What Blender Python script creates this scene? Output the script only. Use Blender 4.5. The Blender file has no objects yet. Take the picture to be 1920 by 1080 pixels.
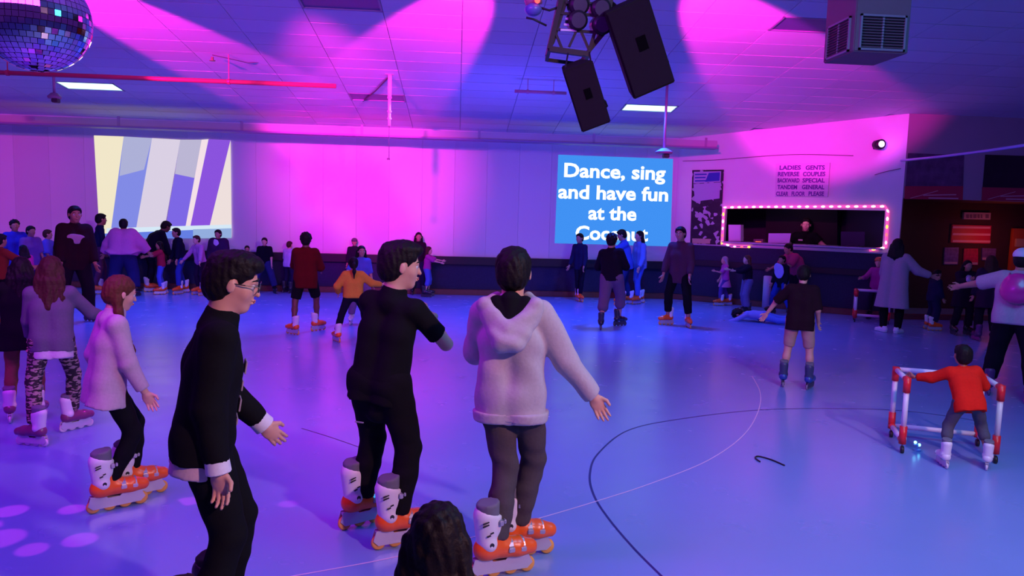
import bpy, bmesh, math, random
import numpy as np
from mathutils import Vector, Matrix
random.seed(7)
SC = bpy.context.scene
COL = SC.collection
PI = math.pi

# ------------------------------------------------------------------ camera
CAM = Vector((0, 0, 1.85)); FOC = 1380.0
YAW = math.atan(104 / FOC); PITCH = math.atan(140 / FOC); ROLL = 0.028
f_ = Vector((math.sin(YAW) * math.cos(PITCH), math.cos(YAW) * math.cos(PITCH), -math.sin(PITCH)))
r0 = Vector((math.cos(YAW), -math.sin(YAW), 0)); u0 = r0.cross(f_)
r_ = r0 * math.cos(ROLL) + u0 * math.sin(ROLL); u_ = -r0 * math.sin(ROLL) + u0 * math.cos(ROLL)
cd = bpy.data.cameras.new('camera'); cam = bpy.data.objects.new('camera', cd); COL.objects.link(cam)
cd.sensor_width = 36; cd.lens = FOC / 1920 * 36; cd.clip_end = 100
m = Matrix((r_, u_, -f_)).transposed().to_4x4(); m.translation = CAM; cam.matrix_world = m
SC.camera = cam

def ray(px, py): return (f_ * FOC + r_ * (px - 960) - u_ * (py - 540)).normalized()
def on_plane(px, py, p, n):
    d = ray(px, py); n = Vector(n); return CAM + d * ((Vector(p) - CAM).dot(n) / d.dot(n))
def floor_at(px, py, z=0.0): return on_plane(px, py, (0, 0, z), (0, 0, 1))
def at_y(px, py, Y): return on_plane(px, py, (0, Y, 0), (0, 1, 0))
FH = Vector((math.sin(YAW), math.cos(YAW), 0))
def at_d(px, py, d): return on_plane(px, py, CAM + FH * d, FH)

# ------------------------------------------------------------------ world, exposure, lights
vs = SC.view_settings; vs.view_transform = 'Standard'; vs.look = 'None'; vs.exposure = 0.0; vs.gamma = 1.0; vs.use_curve_mapping = False
w = bpy.data.worlds.new('hall_ambience'); SC.world = w; w.use_nodes = True
bg = w.node_tree.nodes['Background']; bg.inputs[0].default_value = (0.26, 0.05, 0.80, 1); bg.inputs[1].default_value = 0.20

SC.cycles.caustics_reflective = False; SC.cycles.caustics_refractive = False
def light(name, kind, loc, tgt, energy, col, size=0.1, size_y=None, angle=None, blend=0.5):
    l = bpy.data.lights.new(name, kind); l.energy = energy; l.color = col
    if kind == 'AREA':
        l.shape = 'RECTANGLE'; l.size = size; l.size_y = size_y or size
    else: l.shadow_soft_size = size
    if kind == 'SPOT': l.spot_size = angle; l.spot_blend = blend
    o = bpy.data.objects.new(name, l); COL.objects.link(o); o.location = loc
    if tgt is not None: o.rotation_euler = (Vector(tgt) - Vector(loc)).to_track_quat('-Z', 'Y').to_euler()
    return o
R = math.radians
def aim(p, az, el, d=8.0):
    return Vector(p) + Vector((math.sin(R(az)) * math.cos(R(el)), math.cos(R(az)) * math.cos(R(el)), math.sin(R(el)))) * d
MAG = (1.0, 0.012, 0.60)
SPOT_A = (0.75, 7.3, 3.95); SPOT_B = (1.7, 7.4, 3.95); SPOT_C = (-5.5, 7.5, 3.95)
light('magenta_spot_light', 'SPOT', SPOT_A, aim(SPOT_A, -19, 4.5), 3300, MAG, 0.05, angle=R(26), blend=0.35)
light('magenta_spot_light', 'SPOT', SPOT_B, aim(SPOT_B, 38, 5.0), 3200, MAG, 0.05, angle=R(28), blend=0.35)
light('magenta_spot_light', 'SPOT', SPOT_C, aim(SPOT_C, 18, 5.0), 3300, MAG, 0.05, angle=R(25), blend=0.35)
# wider magenta washes on the far wall and the angled wall, from added spots with no lamp in view
light('magenta_wall_light', 'SPOT', (-2.0, 8.0, 4.0), (-2.0, 16.6, 2.7), 3600, MAG, 0.10, angle=R(38), blend=1.0)
light('magenta_wall_light', 'SPOT', (-8.5, 9.0, 4.0), (-11.5, 16.6, 2.6), 600, MAG, 0.10, angle=R(70), blend=1.0)
light('magenta_wall_light', 'SPOT', (2.6, 9.0, 3.9), (5.9, 15.2, 2.9), 1000, MAG, 0.10, angle=R(36), blend=1.0)
# magenta pool on the rink between the near and the far skaters
light('magenta_floor_light', 'SPOT', (-0.5, 7.0, 4.4), (-1.9, 7.6, 0), 330, (1.0, 0.02, 0.75), 0.2, angle=R(70), blend=1.0)
light('magenta_floor_light', 'SPOT', (-5.5, 7.0, 4.4), (-5.4, 5.6, 0), 160, (1.0, 0.02, 0.75), 0.2, angle=R(60), blend=1.0)
# blue floods pointing down on the far half of the rink
for x_, e_ in ((3.2, 1500), (-0.8, 800), (-4.8, 950), (-9.0, 800)):
    light('blue_flood_light', 'SPOT', (x_, 12.6, 3.7), (x_, 13.0, 0), e_ * 0.62, (0.0, 0.10, 1.0), 0.25, angle=R(112), blend=0.8)
light('blue_ceiling_wash', 'AREA', (1.0, 12.5, 2.6), (1.0, 13.6, 4.0), 26, (0.06, 0.05, 1.0), 2.0, 0.6)
light('violet_wash_light', 'AREA', (-3.0, 3.0, 4.2), (-2.0, 16.0, 1.6), 280, (0.50, 0.02, 0.95), 4.0, 1.0)
light('house_light', 'SPOT', (3.9, -0.9, 4.3), (0.2, 4.6, 0.0), 1150, (1.0, 0.50, 0.56), 0.16, angle=R(84), blend=0.7)
light('blue_house_light', 'AREA', (3.5, 3.0, 4.8), (3.2, 4.5, 0), 200, (0.03, 0.42, 0.85), 2.5, 2.5)
# added narrow spots below the mirror ball, standing in for its flecks
for x_, y_, a_ in ((0, 1010, 6.5), (60, 1030, 4), (135, 955, 4), (150, 1012, 4.5), (352, 940, 3.5), (20, 958, 5), (255, 935, 3), (-40, 990, 6), (390, 915, 2.5), (540, 945, 2.5)):
    light('fleck_stand_in_light', 'SPOT', at_d(66, 37, 4.6) - Vector((0, 0, .38)), floor_at(x_, y_), 300, (1.0, 0.03, 0.42), 0.012, angle=R(a_ * .9), blend=0.4)

# ------------------------------------------------------------------ materials
MATS = {}
def mat(name, col, rough=0.7, metal=0.0, emit=None, es=1.0, noise=0.0, nscale=30.0, coat=0.0, bump=0.0, spec=0.5, rand=0.0):
    if name in MATS: return MATS[name]
    M = bpy.data.materials.new(name); M.use_nodes = True; nt = M.node_tree; b = nt.nodes['Principled BSDF']
    b.inputs['Base Color'].default_value = (*col, 1); b.inputs['Roughness'].default_value = rough
    b.inputs['Metallic'].default_value = metal; b.inputs['Specular IOR Level'].default_value = spec
    if coat: b.inputs['Coat Weight'].default_value = coat
    if emit: b.inputs['Emission Color'].default_value = (*emit, 1); b.inputs['Emission Strength'].default_value = es
    if noise or bump:
        tc = nt.nodes.new('ShaderNodeTexCoord'); n = nt.nodes.new('ShaderNodeTexNoise'); n.inputs['Scale'].default_value = nscale
        n.inputs['Detail'].default_value = 4; nt.links.new(tc.outputs['Object'], n.inputs['Vector'])
        if noise:
            mx = nt.nodes.new('ShaderNodeMix'); mx.data_type = 'RGBA'
            mx.inputs[6].default_value = (*[c * (1 - noise) for c in col], 1); mx.inputs[7].default_value = (*[min(1, c * (1 + noise)) for c in col], 1)
            nt.links.new(n.outputs['Fac'], mx.inputs[0]); nt.links.new(mx.outputs[2], b.inputs['Base Color'])
        if bump:
            bp = nt.nodes.new('ShaderNodeBump'); bp.inputs['Strength'].default_value = bump; bp.inputs['Distance'].default_value = 0.01
            nt.links.new(n.outputs['Fac'], bp.inputs['Height']); nt.links.new(bp.outputs[0], b.inputs['Normal'])
    if rand:
        oi = nt.nodes.new('ShaderNodeObjectInfo'); mr = nt.nodes.new('ShaderNodeMapRange')
        mr.inputs[3].default_value = 1 - rand; mr.inputs[4].default_value = 1.0
        hs = nt.nodes.new('ShaderNodeHueSaturation'); hs.inputs['Color'].default_value = (*col, 1)
        nt.links.new(oi.outputs['Random'], mr.inputs[0]); nt.links.new(mr.outputs[0], hs.inputs['Value'])
        nt.links.new(hs.outputs[0], b.inputs['Base Color'])
    MATS[name] = M; return M
def emat(name, col, s=1.0):
    if name in MATS: return MATS[name]
    M = bpy.data.materials.new(name); M.use_nodes = True; nt = M.node_tree; nt.nodes.clear()
    e = nt.nodes.new('ShaderNodeEmission'); o = nt.nodes.new('ShaderNodeOutputMaterial')
    e.inputs[0].default_value = (*col, 1); e.inputs[1].default_value = s; nt.links.new(e.outputs[0], o.inputs[0])
    MATS[name] = M; return M

# ------------------------------------------------------------------ mesh helpers
def box(bm, c, s, R3=None, mi=0, bev=0.0):
    r = bmesh.ops.create_cube(bm, size=1.0); vs_ = r['verts']
    M = (Matrix.Translation(Vector(c)) @ (R3.to_4x4() if R3 else Matrix.Identity(4)) @ Matrix.Diagonal((*s, 1)))
    bmesh.ops.transform(bm, matrix=M, verts=vs_)
    fs = {f for v in vs_ for f in v.link_faces}
    for f in fs: f.material_index = mi
    if bev: bmesh.ops.bevel(bm, geom=list({e for v in vs_ for e in v.link_edges}), offset=bev, segments=2, affect='EDGES')
    return vs_
def cyl(bm, a, b, r1, r2=None, n=16, caps=True):
    a = Vector(a); b = Vector(b); d = b - a; r2 = r1 if r2 is None else r2
    r = bmesh.ops.create_cone(bm, cap_ends=caps, segments=n, radius1=r1, radius2=r2, depth=d.length)
    M = Matrix.Translation((a + b) / 2) @ d.to_track_quat('Z', 'Y').to_matrix().to_4x4()
    bmesh.ops.transform(bm, matrix=M, verts=r['verts']); return r['verts']
def tube(bm, pts, r, n=8):
    pts = [Vector(p) for p in pts]; rings = []
    for i, p in enumerate(pts):
        t = (pts[min(i + 1, len(pts) - 1)] - pts[max(i - 1, 0)]).normalized()
        a = t.orthogonal().normalized() if i == 0 else (prev - t * prev.dot(t)).normalized()
        prev = a; b = t.cross(a)
        rings.append([bm.verts.new(p + (a * math.cos(2 * PI * k / n) + b * math.sin(2 * PI * k / n)) * r) for k in range(n)])
    for i in range(len(rings) - 1):
        for k in range(n):
            bm.faces.new((rings[i][k], rings[i][(k + 1) % n], rings[i + 1][(k + 1) % n], rings[i + 1][k]))
    bm.faces.new(rings[0][::-1]); bm.faces.new(rings[-1])
def quad(bm, ps, mi=0):
    f = bm.faces.new([bm.verts.new(Vector(p)) for p in ps]); f.material_index = mi; return f
def prism(bm, ps, off, mi=0):
    """closed slab: outline ps extruded by vector off"""
    off = Vector(off); A = [bm.verts.new(Vector(p)) for p in ps]; B = [bm.verts.new(Vector(p) + off) for p in ps]
    n = len(ps); fs = [bm.faces.new(A[::-1]), bm.faces.new(B)]
    for i in range(n): fs.append(bm.faces.new((A[i], A[(i + 1) % n], B[(i + 1) % n], B[i])))
    for f in fs: f.material_index = mi
    bmesh.ops.recalc_face_normals(bm, faces=fs)
def mesh_of(bm, name, mats, smooth=False):
    me = bpy.data.meshes.new(name); bm.to_mesh(me); bm.free()
    for q in (mats if isinstance(mats, (list, tuple)) else [mats]): me.materials.append(q)
    if smooth: me.polygons.foreach_set('use_smooth', [True] * len(me.polygons))
    return me
def ob(name, me, parent=None, loc=None, **props):
    o = bpy.data.objects.new(name, me); COL.objects.link(o)
    if parent: o.parent = parent
    if loc is not None: o.location = loc
    for k, v in props.items(): o[k] = v
    return o
def obm(name, bm, mats, parent=None, smooth=False, loc=None, **props):
    return ob(name, mesh_of(bm, name, mats, smooth), parent, loc, **props)
def empty(name, loc=(0, 0, 0), **props):
    o = ob(name, None, None, loc, **props); o.empty_display_size = 0.1; return o
def B(): return bmesh.new()
def text_mesh(s, size, offset=0.0, extrude=0.002, align='CENTER', sx=1.0):
    c = bpy.data.curves.new('lettering', 'FONT'); c.body = s; c.size = size; c.align_x = align; c.offset = offset; c.extrude = extrude
    c.resolution_u = 3
    t = bpy.data.objects.new('lettering', c); COL.objects.link(t)
    dg = bpy.context.evaluated_depsgraph_get(); dg.update()
    me = bpy.data.meshes.new_from_object(t.evaluated_get(dg)); bpy.data.objects.remove(t)
    if sx != 1.0:
        for v in me.vertices: v.co.x *= sx
    return me
# ------------------------------------------------------------------ the hall
YW = 16.6                      # far wall
CR = at_y(1266, 400, YW); CR.z = 0
C2 = at_y(1690, 400, 13.8); C2.z = 0
SL = 0.116
def ceil_z(Y): return 3.65 + SL * (YW - Y)
wd = (C2 - CR).normalized(); wn = Vector((wd.y, -wd.x, 0)) * 1.0     # angled wall: direction and normal into the room
if wn.y > 0: wn = -wn
def W(px, py, off=0.0): return on_plane(px, py, CR + wn * off, wn)

white_paint = mat('white_wall_paint', (0.80, 0.80, 0.82), 0.75, noise=0.04, nscale=3)
panel_paint = mat('white_panel_paint', (0.84, 0.84, 0.86), 0.7, rand=0.12)
tile_m = mat('ceiling_tile', (0.74, 0.74, 0.77), 0.9, rand=0.10)
navy = mat('navy_carpet_wall', (0.028, 0.028, 0.07), 0.95, noise=0.3, nscale=40)
darkrail = mat('dark_rail', (0.012, 0.008, 0.014), 0.6)
wood = mat('red_brown_wood', (0.16, 0.05, 0.03), 0.5, noise=0.3, nscale=20)
# floor
fm = bpy.data.materials.new('sealed_rink_floor'); fm.use_nodes = True; nt = fm.node_tree; b = nt.nodes['Principled BSDF']
b.inputs['Roughness'].default_value = 0.26; b.inputs['Specular IOR Level'].default_value = 0.65; b.inputs['Coat Weight'].default_value = 0.0; b.inputs['Coat Roughness'].default_value = 0.17
tc = nt.nodes.new('ShaderNodeTexCoord'); n1 = nt.nodes.new('ShaderNodeTexNoise'); n1.inputs['Scale'].default_value = 0.9; n1.inputs['Detail'].default_value = 5
mx = nt.nodes.new('ShaderNodeMix'); mx.data_type = 'RGBA'; mx.inputs[6].default_value = (0.17, 0.29, 0.62, 1); mx.inputs[7].default_value = (0.22, 0.34, 0.68, 1)
nt.links.new(tc.outputs['Object'], n1.inputs['Vector']); nt.links.new(n1.outputs['Fac'], mx.inputs[0]); nt.links.new(mx.outputs[2], b.inputs['Base Color'])
n2 = nt.nodes.new('ShaderNodeTexNoise'); n2.inputs['Scale'].default_value = 3.0; mr = nt.nodes.new('ShaderNodeMapRange'); mr.inputs[3].default_value = 0.18; mr.inputs[4].default_value = 0.32
nt.links.new(tc.outputs['Object'], n2.inputs['Vector']); nt.links.new(n2.outputs['Fac'], mr.inputs[0]); nt.links.new(mr.outputs[0], b.inputs['Roughness'])
bm = B(); box(bm, (0, 8, -0.05), (36, 28, 0.1)); floor = obm('floor', bm, fm, kind='structure', label='glossy blue-grey rink floor')

def spline(pts, n=10):
    out = []; P = [pts[0]] + pts + [pts[-1]]
    for i in range(1, len(P) - 2):
        for k in range(n):
            t = k / n; a, b_, c, d = P[i - 1], P[i], P[i + 1], P[i + 2]
            out.append(0.5 * ((2 * b_) + (c - a) * t + (2 * a - 5 * b_ + 4 * c - d) * t * t + (3 * b_ - a - 3 * c + d) * t ** 3))
    out.append(P[-2]); return out
def floor_line(px, wid, m_, lab, z=0.0008):
    pts = spline([floor_at(x, y) for x, y in px]); bm = B(); L = []; Rr = []
    for i, p in enumerate(pts):
        t = (pts[min(i + 1, len(pts) - 1)] - pts[max(i - 1, 0)]).normalized(); n = Vector((-t.y, t.x, 0)) * wid / 2
        L.append(bm.verts.new(p + n + Vector((0, 0, z)))); Rr.append(bm.verts.new(p - n + Vector((0, 0, z))))
    for i in range(len(pts) - 1): bm.faces.new((L[i], L[i + 1], Rr[i + 1], Rr[i]))
    for f in bm.faces:
        if f.normal.z < 0: f.normal_flip()
    obm('floor_line', bm, m_, floor, label=lab)
floor_line([(1245, 1085), (1190, 1030), (1143, 975), (1114, 930), (1106, 890), (1122, 850), (1180, 806), (1280, 785), (1420, 769), (1560, 766), (1700, 771), (1840, 790)], 0.016, mat('blue_line_paint', (0.01, 0.015, 0.16), 0.35), 'dark blue painted circle line')
floor_line([(540, 1082), (730, 1047), (850, 1017), (1000, 975), (1115, 941), (1225, 905), (1330, 862), (1395, 815), (1422, 770), (1425, 735), (1410, 705)], 0.010, mat('pale_line_paint', (0.75, 0.6, 0.75), 0.4), 'thin pale curved line', 0.0012)
floor_line([(565, 803), (620, 820), (672, 838)], 0.010, mat('black_line', (0.02, 0.015, 0.05), 0.4), 'short dark seam line')
# ceiling: slab, grid, tiles
rows = [9.5 + 0.49 * k for k in range(-26, 15)]
def cp(x, y, dz=0.0): return Vector((x, y, ceil_z(y) + dz))
bm = B()
x0, x1 = -16.0, 14.0
prism(bm, [cp(x0, -3.3, 0.05), cp(x1, -3.3, 0.05), cp(x1, 18.6, 0.05), cp(x0, 18.6, 0.05)], (0, 0, 0.1))
ceiling = obm('ceiling', bm, mat('ceiling_void', (0.05, 0.05, 0.06), 0.9), kind='structure', label='sloping suspended ceiling of white tiles')
troff = {(-7, 9): 'lit', (3, 9): 'lit', (-2, 0): 'off', (-2, 9): 'off', (4, 0): 'off'}
slope = Matrix.Rotation(-math.atan(SL), 3, 'X')
tb = B(); box(tb, (0, 0, 0), (1.020, 0.478, 0.02)); tile_me = mesh_of(tb, 'ceiling_tile', tile_m)
cells = []
for j, k in enumerate(range(-26, 15)):
    Yc = 9.5 + 0.49 * (k + 0.5)
    for c in range(-15, 14):
        Xc = 1.03 * (c + 0.5)
        if Yc > 13.8 and Xc > CR.x + (16.6 - Yc) * (C2.x - CR.x) / (16.6 - 13.8) + 0.3: continue
        if (c, k) in troff: continue
        p = cp(Xc, Yc); q = p - CAM; zf = q.dot(f_); X = q.dot(r_) / zf * FOC + 960 if zf > 0 else -999; Yp = 540 - q.dot(u_) / zf * FOC if zf > 0 else -999
        vis = -60 < X < 1980 and -25 < Yp < 1080
        cells.append((not vis, q.length, p, c, k))
cells.sort(key=lambda t: (t[0], t[1]))
rest = B()
for i, (nv, dd, p, c, k) in enumerate(cells):
    tx, ty = random.gauss(0, 0.003), random.gauss(0, 0.004)
    Rm = slope @ Matrix.Rotation(tx, 3, 'X') @ Matrix.Rotation(ty * 0.5, 3, 'Y')
    if i < 298 and not nv:
        o = ob('ceiling_tile', tile_me, ceiling, p); o.rotation_euler = Rm.to_euler()
    else: box(rest, p, (1.020, 0.478, 0.02), slope)
obm('ceiling_tiles', rest, mat('ceiling_tile_plain', (0.70, 0.70, 0.73), 0.9), ceiling, kind='stuff')
bm = B()
for k in range(-26, 16): box(bm, cp(-1, 9.5 + 0.49 * k, 0.012), (30, 0.018, 0.012))
for c in range(-15, 15): box(bm, cp(1.03 * c, 7.65, 0.012), (0.014, 21.9, 0.012), slope)
obm('ceiling_grid', bm, mat('grid_metal', (0.42, 0.40, 0.46), 0.6), ceiling, kind='stuff')
# ceiling light panels
for (c, k), st in troff.items():
    Xc = 1.03 * (c + 0.5); Yc = 9.5 + 0.49 * (k + 0.5)
    lab = {(-7, 9): 'glowing blue-white ceiling light panel above the left projected picture', (3, 9): 'glowing blue-white ceiling light panel behind the hanging speakers',
           (-2, 0): 'unlit dark ceiling light panel at the top edge, left of the speakers', (-2, 9): 'unlit narrow ceiling light panel behind the white ceiling pole',
           (4, 0): 'unlit dark ceiling light panel beside the boxed air duct'}[(c, k)]
    t = empty('ceiling_light', cp(Xc, Yc), label=lab, category='ceiling light', group='light panels in the ceiling')
    bm = B(); s = slope
    for sx in (-1, 1): box(bm, (sx * 0.5, 0, 0), (0.03, 0.48, 0.03))
    for sy in (-1, 1): box(bm, (0, sy * 0.23, 0), (1.03, 0.02, 0.03))
    o = obm('frame', bm, mat('light_frame', (0.3, 0.3, 0.36), 0.5), t); o.rotation_euler = s.to_euler()
    bm = B(); box(bm, (0, 0, 0.004), (0.97, 0.44, 0.012))
    o = obm('diffuser', bm, emat('lit_diffuser', (0.50, 0.88, 1.0), 2.1) if st == 'lit' else mat('dark_diffuser', (0.10, 0.11, 0.24), 0.35), t); o.rotation_euler = s.to_euler()

# far wall
bm = B(); box(bm, ((x0 + CR.x) / 2, YW + 0.10, 2.2), (CR.x - x0, 0.16, 4.4)); wall_back = obm('wall_back', bm, white_paint, kind='structure', label='long white far wall')
pb = B(); box(pb, (0, 0, 0), (0.717, 0.03, 2.96)); pme = mesh_of(pb, 'wall_panel', panel_paint)
x = CR.x - 0.36
while x > x0:
    ob('wall_panel', pme, wall_back, (x, YW, 0.85 + 1.48)); x -= 0.72
bm = B(); box(bm, ((x0 + CR.x) / 2, YW - 0.03, 0.34), (CR.x - x0, 0.06, 0.68)); obm('carpeted_dado', bm, navy, wall_back, label='dark navy lower wall')
bm = B(); box(bm, ((x0 + CR.x) / 2, YW - 0.07, 0.76), (CR.x - x0, 0.14, 0.17), bev=0.01); obm('dado_rail', bm, darkrail, wall_back, label='near-black rail along the wall')
bm = B(); box(bm, ((x0 + CR.x) / 2 + 0.05, YW - 0.13, 0.06), (CR.x - x0 + 0.1, 0.14, 0.12), bev=0.01); obm('baseboard_back', bm, wood, kind='structure', label='brown wooden kerb at the foot of the far wall')
# angled wall with booth opening
L = (C2 - CR).length
def wl(p): return (Vector(p) - CR).dot(wd)
a0 = wl(W(1360, 390)); a1 = wl(W(1660, 390)); zt = W(1510, 392).z; zb = W(1510, 459).z
def wp(a, off, z): return CR + wd * a + wn * off + Vector((0, 0, z))
Rw = Matrix((wd, -wn, Vector((0, 0, 1)))).transposed()
def wbox(bm, a_0, a_1, z_0, z_1, off0, off1, mi=0, bev=0.0):
    box(bm, wp((a_0 + a_1) / 2, (off0 + off1) / 2, (z_0 + z_1) / 2), (a_1 - a_0, abs(off1 - off0), z_1 - z_0), Rw, mi, bev)
bm = B()
wbox(bm, 0, a0, 0, 4.2, 0, -0.15); wbox(bm, a1, L, 0, 4.2, 0, -0.15); wbox(bm, a0, a1, zt, 4.2, 0, -0.15); wbox(bm, a0, a1, 0, zb, 0, -0.15)
wall_right = obm('wall_right', bm, white_paint, kind='structure', label='white angled wall with the booth opening')
bm = B(); wbox(bm, 0, L, 0.12, zb - 0.10, 0, 0.05); obm('carpeted_dado', bm, navy, wall_right, label='dark navy lower wall')
bm = B(); wbox(bm, 0, L, 0.80, 0.92, 0.05, 0.09, bev=0.005); obm('dado_rail', bm, darkrail, wall_right)
bm = B(); wbox(bm, 0, L, zb - 0.11, zb - 0.085, 0, 0.07); obm('ledge', bm, mat('pale_ledge', (0.45, 0.42, 0.55), 0.5), wall_right, label='thin pale ledge line')
bm = B(); wbox(bm, 0, L + 0.1, 0, 0.12, 0.0, 0.16, bev=0.01); obm('baseboard_right', bm, wood, kind='structure', label='brown wooden kerb at the foot of the angled wall')
# facing wall at right with low dark lobby opening
zo = at_y(1750, 373, 13.8).z
bm = B(); box(bm, ((C2.x + 16) / 2, 13.88, (zo + 4.6) / 2), (16 - C2.x, 0.16, 4.6 - zo)); box(bm, (14.6, 13.88, zo / 2), (2.8, 0.16, zo))
obm('wall_front', bm, mat('mauve_wall_paint', (0.42, 0.30, 0.38), 0.8, noise=0.05, nscale=3), kind='structure', label='mauve upper wall over the dark lobby opening')
lob = mat('brown_lobby_wall', (0.045, 0.015, 0.015), 0.8, noise=0.2, nscale=6)
bm = B(); YL = 15.6
box(bm, ((C2.x + 15) / 2, YL + 0.08, zo / 2), (15 - C2.x, 0.16, zo)); obm('wall_lobby', bm, lob, kind='structure', label='dark brown back wall of the lobby')
bm = B(); box(bm, (C2.x - 0.02 + 0.04, (13.8 + YL) / 2 + 0.12, zo / 2), (0.08, YL - 13.8 - 0.1, zo)); obm('wall_left_lobby', bm, lob, kind='structure')
bm = B(); box(bm, (C2.x + 3.6, (13.98 + YL) / 2 , zo + 0.04), (7.2, YL - 13.98, 0.08)); obm('ceiling_lobby', bm, lob, kind='structure')
bm = B(); box(bm, (C2.x + 2.9, 13.72, 0.05), (5.6, 0.1, 0.10)); obm('trim_1', bm, wood, kind='structure', label='low kerb at the lobby threshold')
light('lobby_lamp', 'POINT', (11.6, 14.9, 1.6), None, 7, (1.0, 0.12, 0.02), 0.1)
light('lobby_ceiling_lamp', 'AREA', (8.9, 14.8, 2.15), (8.9, 15.6, 1.2), 2.2, (1.0, 0.40, 0.55), 0.5, 0.3)
# long duct rail along the top of the far wall
YD = 15.6
zt_d = at_y(960, 251, YD).z; zb_d = at_y(960, 267, YD).z
xe = at_y(1341, 284, YD).x
t = empty('ceiling_duct', (0, YD, zb_d), label='long pale duct running under the ceiling in front of the far wall', category='duct')
bm = B(); box(bm, ((x0 + xe) / 2, 0, (zt_d - zb_d) / 2 + 0.02), (xe - x0, 0.22, zt_d - zb_d - 0.04), bev=0.01); obm('duct_body', bm, mat('duct_paint', (0.6, 0.56, 0.6), 0.6), t)
bm = B(); box(bm, ((x0 + xe) / 2, -0.04, 0.015), (xe - x0, 0.34, 0.03)); obm('duct_shadow_strip', bm, mat('duct_shadow_strip', (0.30, 0.22, 0.40), 0.6), t, label='darker bottom strip, coloured as the shadow line')  # dark strip paints the shadow line along the duct's lower edge
bm = B()
for xx in np.arange(-14, xe, 2.4): box(bm, (xx, -0.115, 0.13), (0.05, 0.012, 0.2)); 
obm('seam_band', bm, mat('duct_band', (0.45, 0.36, 0.48), 0.6), t, kind='stuff')
# ceiling pipes
def pipe(pa, pb_, d, r, lab, m_):
    # a straight pipe parallel to the far wall, clipped to the ceiling
    A = at_y(*pa, d); Bp = at_y(*pb_, d); Bp.z = A.z
    t = empty('ceiling_pipe', ((A + Bp) / 2), label=lab, category='pipe'); bm = B(); c = (A + Bp) / 2
    cyl(bm, A - c, Bp - c, r, n=10); obm('pipe_body', bm, m_, t, smooth=True)
    n = max(2, int((Bp - A).length / 3))
    for i in range(n):
        bm = B(); p = A.lerp(Bp, (i + 0.5) / n) - c; box(bm, p + Vector((0, 0, (ceil_z(d) - A.z) / 2)), (0.012, 0.012, ceil_z(d) - A.z)); cyl(bm, p - Vector((0.02, 0, 0)), p + Vector((0.02, 0, 0)), r * 1.25, n=10); obm('hanger', bm, m_, t)
redp = mat('red_pipe_paint', (0.55, 0.04, 0.10), 0.5)
pipe((-200, 128), (630, 157), 12.0, 0.035, 'long red pipe hanging under the ceiling left of the white pole', redp)
pipe((965, 171), (1062, 175), 12.6, 0.028, 'short pinkish pipe under the ceiling left of the small hanging speaker', mat('pink_pipe_paint', (0.5, 0.2, 0.3), 0.5))
# hanging poles
polem = mat('pole_paint', (0.75, 0.7, 0.72), 0.5)
p = on_plane(731, 140, cp(0, 12.4), (0, SL, 1)); zl = at_y(731, 236, p.y).z; zc = at_y(729, 298, p.y).z
t = empty('ceiling_pole', p, label='white pole hanging down from the ceiling with a thin cable below it', category='pole')
bm = B(); cyl(bm, (0, 0, 0.03), (0, 0, (zl - p.z) * 0.45), 0.034, n=14); cyl(bm, (0, 0, (zl - p.z) * 0.45), (0, 0, zl - p.z), 0.026, n=14); obm('pole_shaft', bm, polem, t, smooth=True)
bm = B()
for q in (0.45, 0.72, 0.86): bm = B(); cyl(bm, (0, 0, (zl - p.z) * q - 0.015), (0, 0, (zl - p.z) * q + 0.015), 0.04, n=14); obm('collar', bm, mat('collar_grey', (0.4, 0.36, 0.42), 0.5), t)
bm = B(); box(bm, (0, 0, 0.0), (0.14, 0.14, 0.02)); obm('ceiling_plate', bm, mat('collar_grey', (0.4, 0.36, 0.42), 0.5), t)
bm = B(); cyl(bm, (0, 0, zl - p.z), (0, 0, zc - p.z), 0.007, n=6); box(bm, (-0.01, 0, zc - p.z), (0.05, 0.03, 0.03)); obm('cable', bm, mat('dark_cable', (0.12, 0.05, 0.10), 0.6), t)
e = on_plane(680, 190, cp(0, 12.4), (0, SL, 1)); bm = B(); tube(bm, [(0, 0, -0.02), (e - p) * 0.5 + Vector((0, 0, -0.04)), e - p], 0.012, 6); obm('stay', bm, mat('dark_cable', (0.12, 0.05, 0.10), 0.6), t)
def dropmount(px, py0, py1, Y, lab, rr):
    top = at_y(px, py0, Y); top.z = ceil_z(Y); zb_ = at_y(px, py1, Y).z; h = zb_ - top.z
    t = empty('ceiling_mount', top, label=lab, category='ceiling mount')
    bm = B(); cyl(bm, (0, 0, 0), (0, 0, h), 0.022, n=10); obm('rod', bm, mat('mount_rod', (0.45, 0.2, 0.35), 0.5), t, smooth=True)
    bm = B(); cyl(bm, (0, 0, h + 0.06), (0, 0, h), 0.05, rr, n=24); cyl(bm, (0, 0, h), (0, 0, h - 0.035), rr, rr * 0.9, n=24); obm('dish', bm, mat('mount_dish', (0.35, 0.16, 0.26), 0.5), t)
    bm = B(); box(bm, (0.03, -0.02, h - 0.07), (0.10, 0.12, 0.07), bev=0.01); obm('sensor', bm, mat('mount_sensor', (0.06, 0.03, 0.05), 0.4), t)
dropmount(1251, 160, 285, 12.6, 'slim rod with a flat dish hanging right of the lit ceiling panel', 0.15)
dropmount(100, 120, 181, 13.4, 'small dark device on a short rod under the mirror ball', 0.11)
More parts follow.
